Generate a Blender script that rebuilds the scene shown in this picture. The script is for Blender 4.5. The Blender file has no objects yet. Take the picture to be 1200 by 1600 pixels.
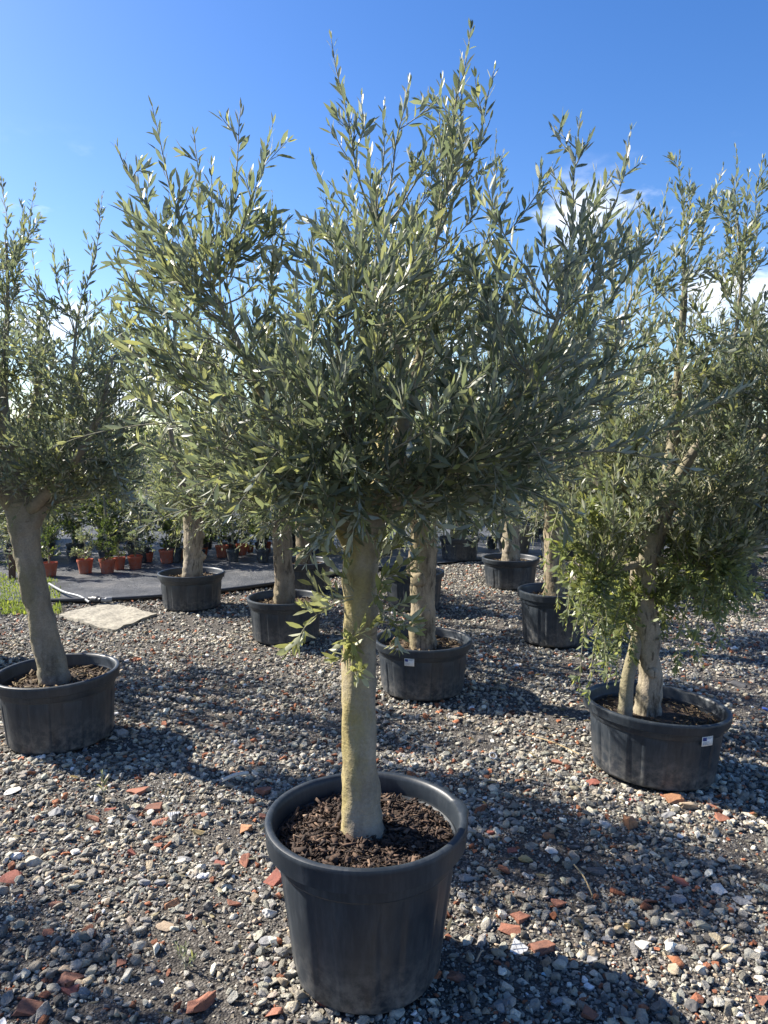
import bpy, bmesh, math, random
import numpy as np
from mathutils import Vector, Matrix, noise as mnoise

S = bpy.context.scene
COL = S.collection
rad = math.radians

# ------------------------------------------------------------------ camera
CAM_H, PITCH, FPX = 1.565, rad(-5.0), 1155.0
cd = bpy.data.cameras.new('camera')
cd.sensor_fit = 'HORIZONTAL'; cd.sensor_width = 36.0; cd.lens = 36.0 * FPX / 1200.0
cd.clip_start = 0.05; cd.clip_end = 2000
cam = bpy.data.objects.new('camera', cd); COL.objects.link(cam)
cam.location = (0, 0, CAM_H); cam.rotation_euler = (rad(90) + PITCH, 0, 0)
S.camera = cam

# ------------------------------------------------------------------ light
SUN_AZ, SUN_EL = rad(-66), rad(37)          # azimuth clockwise from +Y
to_sun = Vector((math.sin(SUN_AZ) * math.cos(SUN_EL), math.cos(SUN_AZ) * math.cos(SUN_EL), math.sin(SUN_EL)))
sl = bpy.data.lights.new('sun', 'SUN'); sl.energy = 5.0; sl.angle = rad(0.53); sl.color = (1.0, 0.93, 0.82)
so = bpy.data.objects.new('sun', sl); COL.objects.link(so)
so.rotation_euler = to_sun.to_track_quat('Z', 'Y').to_euler(); so.location = (-6, 4, 8)

W = bpy.data.worlds.new('World'); S.world = W; W.use_nodes = True
nt = W.node_tree; nt.nodes.clear()
N = nt.nodes.new; L = nt.links.new
sky = N('ShaderNodeTexSky'); sky.sky_type = 'NISHITA'; sky.sun_disc = False
sky.sun_elevation = SUN_EL; sky.sun_rotation = SUN_AZ
sky.altitude = 100; sky.air_density = 1.0; sky.dust_density = 0.6; sky.ozone_density = 2.5
tc = N('ShaderNodeTexCoord')
sep = N('ShaderNodeSeparateXYZ'); L(tc.outputs['Generated'], sep.inputs[0])
# clouds: noise on the direction projected onto a plane high above (flattened towards the horizon)
mp = N('ShaderNodeMapping'); mp.inputs['Scale'].default_value = (1.0, 1.0, 2.2); mp.inputs['Location'].default_value = (-1.99, -4.69, 3.66)
L(tc.outputs['Generated'], mp.inputs['Vector'])
n1 = N('ShaderNodeTexNoise'); n1.inputs['Scale'].default_value = 4.2; n1.inputs['Detail'].default_value = 9; n1.inputs['Roughness'].default_value = 0.56
L(mp.outputs[0], n1.inputs['Vector'])
cr = N('ShaderNodeMapRange'); cr.interpolation_type = 'SMOOTHSTEP'
cr.inputs['From Min'].default_value = 0.53; cr.inputs['From Max'].default_value = 0.66
L(n1.outputs['Fac'], cr.inputs['Value'])
elm = N('ShaderNodeMapRange'); elm.interpolation_type = 'SMOOTHSTEP'      # clouds only low in the sky
elm.inputs['From Min'].default_value = 0.365; elm.inputs['From Max'].default_value = 0.26
L(sep.outputs['Z'], elm.inputs['Value'])
cm = N('ShaderNodeMath'); cm.operation = 'MULTIPLY'; L(cr.outputs[0], cm.inputs[0]); L(elm.outputs[0], cm.inputs[1])
cm2 = N('ShaderNodeMath'); cm2.operation = 'MULTIPLY'; cm2.inputs[1].default_value = 0.9; L(cm.outputs[0], cm2.inputs[0])
n2 = N('ShaderNodeTexNoise'); n2.inputs['Scale'].default_value = 7; n2.inputs['Detail'].default_value = 6
L(mp.outputs[0], n2.inputs['Vector'])
crp = N('ShaderNodeValToRGB')
crp.color_ramp.elements[0].position = 0.35; crp.color_ramp.elements[0].color = (6.2, 6.8, 7.8, 1)
crp.color_ramp.elements[1].position = 0.62; crp.color_ramp.elements[1].color = (9.2, 9.2, 9.2, 1)
L(n2.outputs['Fac'], crp.inputs[0])
hs = N('ShaderNodeHueSaturation'); hs.inputs['Hue'].default_value = 0.511; hs.inputs['Saturation'].default_value = 1.31; hs.inputs['Value'].default_value = 1.0
L(sky.outputs[0], hs.inputs['Color'])
mx = N('ShaderNodeMix'); mx.data_type = 'RGBA'
L(cm2.outputs[0], mx.inputs[0]); L(hs.outputs[0], mx.inputs[6]); L(crp.outputs[0], mx.inputs[7])
bg = N('ShaderNodeBackground'); bg.inputs['Strength'].default_value = 0.082
L(mx.outputs[2], bg.inputs['Color'])
wo = N('ShaderNodeOutputWorld'); L(bg.outputs[0], wo.inputs[0])

S.view_settings.view_transform = 'Standard'; S.view_settings.look = 'None'
S.view_settings.exposure = 1.38; S.view_settings.gamma = 1.0; S.view_settings.use_curve_mapping = False
try:
    S.cycles.max_bounces = 9; S.cycles.diffuse_bounces = 5; S.cycles.glossy_bounces = 2
    S.cycles.transmission_bounces = 6; S.cycles.transparent_max_bounces = 4
except Exception:
    pass

# ------------------------------------------------------------------ measuring helpers
def ray(px, py):
    u, v = (px - 600) / FPX, (800 - py) / FPX
    c, s = math.cos(PITCH), math.sin(PITCH)
    return Vector((u, c - v * s, s + v * c))
def G(px, py, z=0.0):                      # the spot on the ground seen at a place of the photograph
    d = ray(px, py); t = (z - CAM_H) / d.z
    return Vector((d.x * t, d.y * t, z))
def AT(px, py, y):                         # the point at distance y seen there
    d = ray(px, py); t = y / d.y
    return Vector((d.x * t, y, CAM_H + d.z * t))

# ------------------------------------------------------------------ object helpers
def props(o, label=None, cat=None, group=None, kind=None):
    if label: o['label'] = label
    if cat: o['category'] = cat
    if group: o['group'] = group
    if kind: o['kind'] = kind
    return o
def empty(name, loc, label=None, cat=None, group=None, rz=0.0):
    o = bpy.data.objects.new(name, None); COL.objects.link(o)
    o.empty_display_size = 0.1; o.location = loc; o.rotation_euler = (0, 0, rz)
    return props(o, label, cat, group)
def link(name, me, parent=None, mat=None):
    o = bpy.data.objects.new(name, me); COL.objects.link(o)
    if parent is not None: o.parent = parent
    if mat is not None and len(me.materials) == 0: me.materials.append(mat)
    return o
def mesh_np(name, verts, tris=None, quads=None, mat=None, smooth=False, attr=None):
    """a mesh from arrays: verts (n,3), tris (m,3), quads (k,4); attr: per-vertex floats named 'rnd'"""
    me = bpy.data.meshes.new(name)
    verts = np.asarray(verts, dtype=np.float32)
    tris = np.zeros((0, 3), np.int32) if tris is None else np.asarray(tris, np.int32).reshape(-1, 3)
    quads = np.zeros((0, 4), np.int32) if quads is None else np.asarray(quads, np.int32).reshape(-1, 4)
    me.vertices.add(len(verts)); me.vertices.foreach_set('co', verts.ravel())
    nl = tris.size + quads.size
    me.loops.add(nl); me.loops.foreach_set('vertex_index', np.concatenate([tris.ravel(), quads.ravel()]))
    me.polygons.add(len(tris) + len(quads))
    me.polygons.foreach_set('loop_start', np.concatenate([np.arange(len(tris)) * 3, tris.size + np.arange(len(quads)) * 4]).astype(np.int32))
    if smooth: me.polygons.foreach_set('use_smooth', np.ones(len(tris) + len(quads), bool))
    me.update(calc_edges=True); me.validate()
    if attr is not None:
        a = me.attributes.new('rnd', 'FLOAT', 'POINT'); a.data.foreach_set('value', np.asarray(attr, np.float32))
    if mat is not None: me.materials.append(mat)
    return me
def copy_tree(o, parent=None):
    c = o.copy(); COL.objects.link(c)
    if parent is not None: c.parent = parent
    for ch in list(o.children): copy_tree(ch, c)
    return c

# ------------------------------------------------------------------ materials
def new_mat(name):
    m = bpy.data.materials.new(name); m.use_nodes = True
    t = m.node_tree; b = t.nodes['Principled BSDF']
    return m, t, b
def ramp(t, fac, stops):
    r = t.nodes.new('ShaderNodeValToRGB'); e = r.color_ramp.elements
    while len(e) < len(stops): e.new(0.5)
    for k, (p, c) in enumerate(stops):
        e[k].position = p; e[k].color = (*c, 1)
    t.links.new(fac, r.inputs[0]); return r.outputs[0]
def noise_tex(t, scale, detail=4, rough=0.55, coord='Object', sc=(1, 1, 1)):
    tc = t.nodes.new('ShaderNodeTexCoord'); m = t.nodes.new('ShaderNodeMapping'); m.inputs['Scale'].default_value = sc
    t.links.new(tc.outputs[coord], m.inputs[0])
    n = t.nodes.new('ShaderNodeTexNoise'); n.inputs['Scale'].default_value = scale
    n.inputs['Detail'].default_value = detail; n.inputs['Roughness'].default_value = rough
    t.links.new(m.outputs[0], n.inputs['Vector']); return n.outputs['Fac']
def bump(t, b, h, strength, dist):
    n = t.nodes.new('ShaderNodeBump'); n.inputs['Strength'].default_value = strength; n.inputs['Distance'].default_value = dist
    t.links.new(h, n.inputs['Height']); t.links.new(n.outputs[0], b.inputs['Normal'])
def mixc(t, fac, a, b, mode='MIX'):
    n = t.nodes.new('ShaderNodeMix'); n.data_type = 'RGBA'; n.blend_type = mode
    for i, v in ((0, fac), (6, a), (7, b)):
        if hasattr(v, 'is_linked'): t.links.new(v, n.inputs[i])
        elif i == 0: n.inputs[0].default_value = v
        else: n.inputs[i].default_value = (*v, 1)
    return n.outputs[2]

def leaf_mat(name, top, under, trans):
    m, t, b = new_mat(name)
    at = t.nodes.new('ShaderNodeAttribute'); at.attribute_name = 'rnd'
    geo = t.nodes.new('ShaderNodeNewGeometry')
    tcol = ramp(t, at.outputs['Fac'], [(0.0, [c * 0.68 for c in top]), (0.55, top), (0.9, [top[0] * 1.5, top[1] * 1.35, top[2] * 1.1]), (1.0, [top[0] * 2.4, top[1] * 2.2, top[2] * 1.1])])
    ucol = ramp(t, at.outputs['Fac'], [(0.0, [c * 0.8 for c in under]), (0.6, under), (1.0, [under[0] * 1.25, under[1] * 1.2, under[2] * 1.0])])
    c = mixc(t, geo.outputs['Backfacing'], tcol, ucol)
    t.links.new(c, b.inputs['Base Color'])
    b.inputs['Roughness'].default_value = 0.38
    b.inputs['Specular IOR Level'].default_value = 0.5
    tr = t.nodes.new('ShaderNodeBsdfTranslucent')
    tcl = ramp(t, at.outputs['Fac'], [(0.0, [c * 0.7 for c in trans]), (0.6, trans), (1.0, [trans[0] * 1.8, trans[1] * 1.5, trans[2]])])
    t.links.new(tcl, tr.inputs['Color'])
    ms = t.nodes.new('ShaderNodeMixShader'); ms.inputs[0].default_value = 0.42
    t.links.new(b.outputs[0], ms.inputs[1]); t.links.new(tr.outputs[0], ms.inputs[2])
    t.links.new(ms.outputs[0], t.nodes['Material Output'].inputs[0])
    return m
M = {}
M['leaf'] = leaf_mat('olive_leaf', (0.112, 0.131, 0.082), (0.41, 0.43, 0.355), (0.21, 0.255, 0.12))
M['leaf_bright'] = leaf_mat('young_leaf', (0.115, 0.14, 0.058), (0.28, 0.32, 0.18), (0.28, 0.34, 0.11))
M['leaf_dark'] = leaf_mat('shrub_leaf', (0.040, 0.062, 0.022), (0.10, 0.125, 0.07), (0.10, 0.15, 0.03))
M['grass'] = leaf_mat('grass_blade', (0.10, 0.15, 0.03), (0.11, 0.16, 0.035), (0.24, 0.32, 0.06))

def bark_mat(name, c1, c2, lich, lamt, cracks='across', scale=1.0, blotch=0.5, grain=0.7):
    m, t, b = new_mat(name)
    base = ramp(t, noise_tex(t, 16 * scale, 6, 0.62, sc=(1, 1, 0.45)), [(0.3, c2), (0.55, c1), (0.75, [min(1, c * 1.25) for c in c1])])
    # lichen keeps to the weather side of the trunk
    geo = t.nodes.new('ShaderNodeNewGeometry'); sp = t.nodes.new('ShaderNodeSeparateXYZ'); t.links.new(geo.outputs['Normal'], sp.inputs[0])
    ma = t.nodes.new('ShaderNodeMath'); ma.operation = 'MULTIPLY_ADD'; ma.inputs[1].default_value = -0.13
    t.links.new(sp.outputs['X'], ma.inputs[0]); t.links.new(noise_tex(t, 6 * scale, 6, 0.65, sc=(1, 1, 0.5)), ma.inputs[2])
    lf = ramp(t, ma.outputs[0], [(0.50 - lamt * 0.2, (0, 0, 0)), (0.66, (0.9, 0.9, 0.9))])
    c = mixc(t, lf, base, lich)
    sc = (0.6, 0.6, 3.2) if cracks == 'across' else (1.5, 1.5, 0.28)
    ln = noise_tex(t, 26 * scale if cracks == 'across' else 30 * scale, 5, 0.62, sc=sc)
    lo, hi, k = (0.27, 0.34, 0.45) if cracks == 'across' else (0.36, 0.46, 0.30)
    c = mixc(t, 0.9, c, ramp(t, ln, [(lo, (k, k * .95, k * .9)), (hi, (1, 1, 1))]), 'MULTIPLY')
    blot = ramp(t, noise_tex(t, 7 * scale, 7, 0.72, sc=(1, 1, 0.6)), [(0.34, (0.34, 0.31, 0.28)), (0.45, (1, 1, 1))])
    c = mixc(t, blotch, c, blot, 'MULTIPLY')
    fine = ramp(t, noise_tex(t, 130, 5, 0.7), [(0.35, (0.68, 0.68, 0.68)), (0.65, (1.12, 1.12, 1.12))])
    c = mixc(t, grain, c, fine, 'MULTIPLY')
    t.links.new(c, b.inputs['Base Color']); b.inputs['Roughness'].default_value = 0.85
    add = t.nodes.new('ShaderNodeMath'); add.operation = 'ADD'
    t.links.new(ln, add.inputs[0]); t.links.new(noise_tex(t, 70, 5, 0.65), add.inputs[1])
    bump(t, b, add.outputs[0], 0.6, 0.007)
    return m
M['bark'] = bark_mat('smooth_grey_bark', (0.30, 0.255, 0.19), (0.17, 0.142, 0.105), (0.29, 0.235, 0.085), 0.36, 'across', 1.0, 0.75, 0.5)
M['bark_grey'] = bark_mat('leaning_bark', (0.25, 0.215, 0.165), (0.13, 0.11, 0.085), (0.21, 0.185, 0.105), 0.3, 'across', 0.8, 0.8)
M['bark_pale'] = bark_mat('pale_split_bark', (0.35, 0.295, 0.23), (0.175, 0.14, 0.105), (0.27, 0.235, 0.15), 0.2, 'along', 1.0, 0.9)
M['bark_rough'] = bark_mat('rough_pale_bark', (0.33, 0.27, 0.195), (0.075, 0.058, 0.042), (0.25, 0.205, 0.11), 0.3, 'along', 0.8, 1.0)
M['bark_brown'] = bark_mat('plain_brown_bark', (0.235, 0.19, 0.14), (0.12, 0.095, 0.07), (0.25, 0.20, 0.11), 0.3, 'along', 0.9, 0.7)
M['twig'] = bark_mat('twig_bark', (0.29, 0.265, 0.205), (0.17, 0.15, 0.11), (0.24, 0.24, 0.13), 0.4)

def plastic(name, col, dust, rough=0.42, dust_amt=0.4):
    m, t, b = new_mat(name)
    n = noise_tex(t, 9, 6, 0.65, sc=(1, 1, 0.5))
    n2 = noise_tex(t, 70, 4, 0.7, sc=(1, 1, 0.12))
    mul = t.nodes.new('ShaderNodeMath'); mul.operation = 'MULTIPLY'; t.links.new(n, mul.inputs[0]); t.links.new(n2, mul.inputs[1])
    f = ramp(t, mul.outputs[0], [(0.20, (0, 0, 0)), (0.46, (dust_amt,) * 3)])
    c = mixc(t, f, col, dust)
    oi = t.nodes.new('ShaderNodeTexCoord'); sp = t.nodes.new('ShaderNodeSeparateXYZ'); t.links.new(oi.outputs['Object'], sp.inputs[0])
    mr = t.nodes.new('ShaderNodeMapRange'); mr.inputs['From Min'].default_value = 0.20; mr.inputs['From Max'].default_value = 0.0
    mr.inputs['To Max'].default_value = 0.75
    t.links.new(sp.outputs['Z'], mr.inputs['Value'])                        # splashed mud near the foot
    m3 = t.nodes.new('ShaderNodeMath'); m3.operation = 'MULTIPLY'; t.links.new(mr.outputs[0], m3.inputs[0])
    t.links.new(ramp(t, noise_tex(t, 26, 5, 0.7), [(0.40, (0, 0, 0)), (0.66, (1, 1, 1))]), m3.inputs[1])
    c = mixc(t, m3.outputs[0], c, (0.19, 0.18, 0.165))
    t.links.new(c, b.inputs['Base Color'])
    rr = ramp(t, n, [(0.3, (rough - 0.06,) * 3), (0.7, (rough + 0.16,) * 3)]); t.links.new(rr, b.inputs['Roughness'])
    bump(t, b, noise_tex(t, 40, 3, 0.6), 0.10, 0.004)
    return m
M['pot'] = plastic('dark_plastic', (0.014, 0.0205, 0.029), (0.085, 0.096, 0.108))
M['pot_orange'] = plastic('orange_plastic', (0.36, 0.068, 0.026), (0.36, 0.15, 0.085), 0.5, 0.6)
M['pot_grey'] = plastic('grey_plastic', (0.10, 0.105, 0.11), (0.20, 0.20, 0.20), 0.5)

def tint_mat(name, rough=0.85, speck=True):                                    # stones: own colour per instance
    m, t, b = new_mat(name)
    at = t.nodes.new('ShaderNodeAttribute'); at.attribute_type = 'INSTANCER'; at.attribute_name = 'tint'
    f = ramp(t, noise_tex(t, 1.4, 6, 0.7), [(0.3, (0.66, 0.66, 0.66)), (0.7, (1.22, 1.2, 1.18))])
    c = mixc(t, 1.0, at.outputs['Color'], f, 'MULTIPLY')
    t.links.new(c, b.inputs['Base Color']); b.inputs['Roughness'].default_value = rough
    b.inputs['Specular IOR Level'].default_value = 0.35
    bump(t, b, noise_tex(t, 2.5, 5, 0.7), 0.5, 0.15)
    return m
M['gravel'] = tint_mat('gravel_stone')

def stone_mat(name, c1, c2, rough=0.85, scale=40):
    m, t, b = new_mat(name)
    c = ramp(t, noise_tex(t, scale, 6, 0.65), [(0.32, c2), (0.6, c1), (0.8, [min(0.9, x * 1.2) for x in c1])])
    d = ramp(t, noise_tex(t, scale * 5, 3, 0.6), [(0.36, (0.6, 0.58, 0.56)), (0.5, (1, 1, 1))])
    t.links.new(mixc(t, 0.6, c, d, 'MULTIPLY'), b.inputs['Base Color']); b.inputs['Roughness'].default_value = rough
    bump(t, b, noise_tex(t, scale * 3, 5, 0.7), 0.5, 0.004)
    return m
M['brick'] = stone_mat('brick_orange', (0.325, 0.135, 0.082), (0.21, 0.09, 0.06))
M['brick_red'] = stone_mat('brick_red', (0.29, 0.095, 0.065), (0.20, 0.07, 0.05))
M['brick_tan'] = stone_mat('brick_tan', (0.36, 0.18, 0.09), (0.25, 0.12, 0.065))
M['brick_brown'] = stone_mat('brick_brown', (0.22, 0.095, 0.06), (0.14, 0.07, 0.05))
M['rock_white'] = stone_mat('rock_white', (0.62, 0.60, 0.55), (0.48, 0.46, 0.42))
M['rock_beige'] = stone_mat('rock_beige', (0.47, 0.43, 0.35), (0.33, 0.30, 0.24))
M['rock_grey'] = stone_mat('rock_grey', (0.27, 0.27, 0.27), (0.18, 0.18, 0.185))
M['rock_dark'] = stone_mat('rock_dark', (0.115, 0.11, 0.105), (0.08, 0.077, 0.075))
M['rock_yellow'] = stone_mat('rock_yellow', (0.48, 0.35, 0.16), (0.36, 0.27, 0.13))
M['rock_tan'] = stone_mat('rock_tan', (0.38, 0.29, 0.20), (0.27, 0.21, 0.15))
M['concrete'] = stone_mat('pitted_concrete', (0.37, 0.34, 0.27), (0.15, 0.138, 0.112), 0.95, 34)
M['tile'] = stone_mat('glazed_white', (0.74, 0.74, 0.73), (0.62, 0.62, 0.60), 0.35, 12)
M['grout'] = stone_mat('tile_grout', (0.26, 0.26, 0.26), (0.2, 0.2, 0.2))
M['red_plastic'] = stone_mat('red_plastic', (0.55, 0.03, 0.04), (0.4, 0.03, 0.03), 0.4)
M['straw'] = stone_mat('straw', (0.50, 0.38, 0.20), (0.35, 0.25, 0.13))
M['wood_brown'] = stone_mat('weathered_brown_post', (0.12, 0.065, 0.04), (0.08, 0.045, 0.03))
M['mulch'] = None

def simple(name, col, rough):
    m, t, b = new_mat(name)
    c = ramp(t, noise_tex(t, 30, 3), [(0.3, [x * 0.85 for x in col]), (0.7, col)])
    t.links.new(c, b.inputs['Base Color']); b.inputs['Roughness'].default_value = rough
    return m
M['sticker'] = simple('paper_sticker', (0.80, 0.80, 0.80), 0.5)
M['sticker_blue'] = simple('print_blue', (0.02, 0.04, 0.22), 0.5)
M['sticker_ink'] = simple('print_grey', (0.42, 0.43, 0.46), 0.5)
M['pipe_grey'] = simple('pipe_grey', (0.20, 0.21, 0.22), 0.45)
M['pipe_black'] = simple('pipe_black', (0.022, 0.023, 0.025), 0.45)
M['blue_plastic'] = simple('blue_plastic', (0.10, 0.16, 0.50), 0.4)
M['green_glass'] = simple('pale_blue_shard', (0.35, 0.50, 0.55), 0.15)

def rnd_mat(name, stops, rough):
    m, t, b = new_mat(name)
    at = t.nodes.new('ShaderNodeAttribute'); at.attribute_name = 'rnd'
    c = ramp(t, at.outputs['Fac'], stops)
    f = ramp(t, noise_tex(t, 90, 4, 0.65), [(0.3, (0.65, 0.65, 0.65)), (0.7, (1.15, 1.15, 1.15))])
    t.links.new(mixc(t, 1.0, c, f, 'MULTIPLY'), b.inputs['Base Color']); b.inputs['Roughness'].default_value = rough
    bump(t, b, noise_tex(t, 160, 4, 0.65), 0.4, 0.003)
    return m
M['mulch'] = rnd_mat('bark_mulch', [(0.0, (0.016, 0.010, 0.008)), (0.35, (0.045, 0.027, 0.018)), (0.65, (0.105, 0.062, 0.040)), (0.85, (0.20, 0.13, 0.085)), (1.0, (0.42, 0.31, 0.22))], 0.9)
M['soil_chip'] = rnd_mat('dry_soil_chips', [(0.0, (0.05, 0.035, 0.02)), (0.5, (0.16, 0.11, 0.06)), (0.85, (0.30, 0.23, 0.12)), (1.0, (0.45, 0.38, 0.25))], 0.9)

# soil of pots
m, t, b = new_mat('potting_soil')
t.links.new(ramp(t, noise_tex(t, 60, 6, 0.7), [(0.3, (0.022, 0.014, 0.010)), (0.55, (0.060, 0.038, 0.024)), (0.75, (0.12, 0.08, 0.05))]), b.inputs['Base Color'])
b.inputs['Roughness'].default_value = 0.95; bump(t, b, noise_tex(t, 110, 5, 0.7), 1.0, 0.012); M['soil'] = m

# the yard: dark grit between the stones
m, t, b = new_mat('gritty_ground')
v = t.nodes.new('ShaderNodeTexVoronoi'); v.inputs['Scale'].default_value = 120
tcn = t.nodes.new('ShaderNodeTexCoord'); t.links.new(tcn.outputs['Object'], v.inputs['Vector'])
grit = ramp(t, v.outputs['Color'], [(0.15, (0.045, 0.039, 0.034)), (0.55, (0.12, 0.108, 0.095)), (0.92, (0.30, 0.28, 0.25))])
edge = ramp(t, v.outputs['Distance'], [(0.2, (1.1, 1.1, 1.1)), (0.75, (0.45, 0.43, 0.41))])
c = mixc(t, 1.0, grit, edge, 'MULTIPLY')
soilc = ramp(t, noise_tex(t, 55, 5, 0.65), [(0.3, (0.026, 0.022, 0.018)), (0.7, (0.072, 0.062, 0.050))])
patch = ramp(t, noise_tex(t, 2.2, 5, 0.6), [(0.40, (0.55, 0.55, 0.55)), (0.6, (0.12, 0.12, 0.12))])
c = mixc(t, patch, c, soilc)
t.links.new(c, b.inputs['Base Color']); b.inputs['Roughness'].default_value = 0.95
hm = t.nodes.new('ShaderNodeMath'); hm.operation = 'SUBTRACT'
t.links.new(noise_tex(t, 60, 5, 0.7), hm.inputs[0]); t.links.new(v.outputs['Distance'], hm.inputs[1])
bump(t, b, hm.outputs[0], 0.8, 0.008); M['ground'] = m

# woven weed sheet
m, t, b = new_mat('woven_ground_sheet')
c = ramp(t, noise_tex(t, 2.1, 9, 0.72), [(0.32, (0.030, 0.033, 0.038)), (0.48, (0.070, 0.075, 0.083)), (0.60, (0.11, 0.112, 0.115)), (0.74, (0.24, 0.225, 0.20))])
t.links.new(c, b.inputs['Base Color']); b.inputs['Roughness'].default_value = 0.5
w = t.nodes.new('ShaderNodeTexWave'); w.inputs['Scale'].default_value = 60; tcn = t.nodes.new('ShaderNodeTexCoord'); t.links.new(tcn.outputs['Object'], w.inputs[0])
wa = t.nodes.new('ShaderNodeMath'); wa.operation = 'ADD'; t.links.new(w.outputs['Fac'], wa.inputs[0]); t.links.new(ramp(t, noise_tex(t, 5, 5, 0.6, sc=(1, .5, 1)), [(0.3, (0, 0, 0)), (0.7, (9, 9, 9))]), wa.inputs[1])
bump(t, b, wa.outputs[0], 0.5, 0.006); M['sheet'] = m

# ------------------------------------------------------------------ the ground
MAT_EDGE = [(-4.2, 7.62), (-3.60, 7.35), (-2.75, 7.42), (-1.95, 7.75), (-1.2, 8.3), (-0.35, 9.1), (0.75, 9.9), (2.4, 10.6), (4.5, 11.2), (14.0, 12.2)]
def ground_h(x, y):
    n = mnoise.noise(Vector((x * 0.9, y * 0.9, 0))) * 0.012 + mnoise.noise(Vector((x * 3.1, y * 3.1, 5))) * 0.006
    return n - 0.016
def make_ground():
    xs = np.unique(np.concatenate([np.linspace(-9, 9, 150), [-600, -120, -40, -18, 18, 40, 120, 600]]))
    ys = np.unique(np.concatenate([np.linspace(-3, 12, 126), [-300, -40, -10, 14, 18, 25, 40, 80, 200, 900]]))
    V = []
    for y in ys:
        for x in xs:
            V.append((x, y, ground_h(x, y) if abs(x) < 9.5 and -3.2 < y < 12.2 else -0.016))
    nx, ny = len(xs), len(ys)
    Q = [(j * nx + i, j * nx + i + 1, (j + 1) * nx + i + 1, (j + 1) * nx + i) for j in range(ny - 1) for i in range(nx - 1)]
    o = link('ground', mesh_np('ground', V, quads=Q, mat=M['ground'], smooth=True))
    o['kind'] = 'structure'
make_ground()

# ------------------------------------------------------------------ pots
def lathe(prof, seg=64, flute=None):
    """rings of (radius, z); flute(radius, z, angle, k) may change a radius"""
    V, Q = [], []
    for k, (r, z) in enumerate(prof):
        for i in range(seg):
            a = 2 * math.pi * i / seg
            rr = flute(r, z, a, k) if flute else r
            V.append((rr * math.cos(a), rr * math.sin(a), z))
    for k in range(len(prof) - 1):
        for i in range(seg):
            j = (i + 1) % seg
            Q.append((k * seg + i, k * seg + j, (k + 1) * seg + j, (k + 1) * seg + i))
    return V, Q
def cap(V, Q, seg, ring, up):
    V.append((0, 0, V[ring * seg][2])); c = len(V) - 1
    return [((ring * seg + i, ring * seg + (i + 1) % seg, c) if up else (ring * seg + (i + 1) % seg, ring * seg + i, c)) for i in range(seg)]
def smooth_by_angle(me, ang=35):
    me.polygons.foreach_set('use_smooth', np.ones(len(me.polygons), bool))
    bm = bmesh.new(); bm.from_mesh(me)
    for e in bm.edges:
        if len(e.link_faces) == 2 and e.calc_face_angle(0) > rad(ang): e.smooth = False
    bm.to_mesh(me); bm.free()

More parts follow.
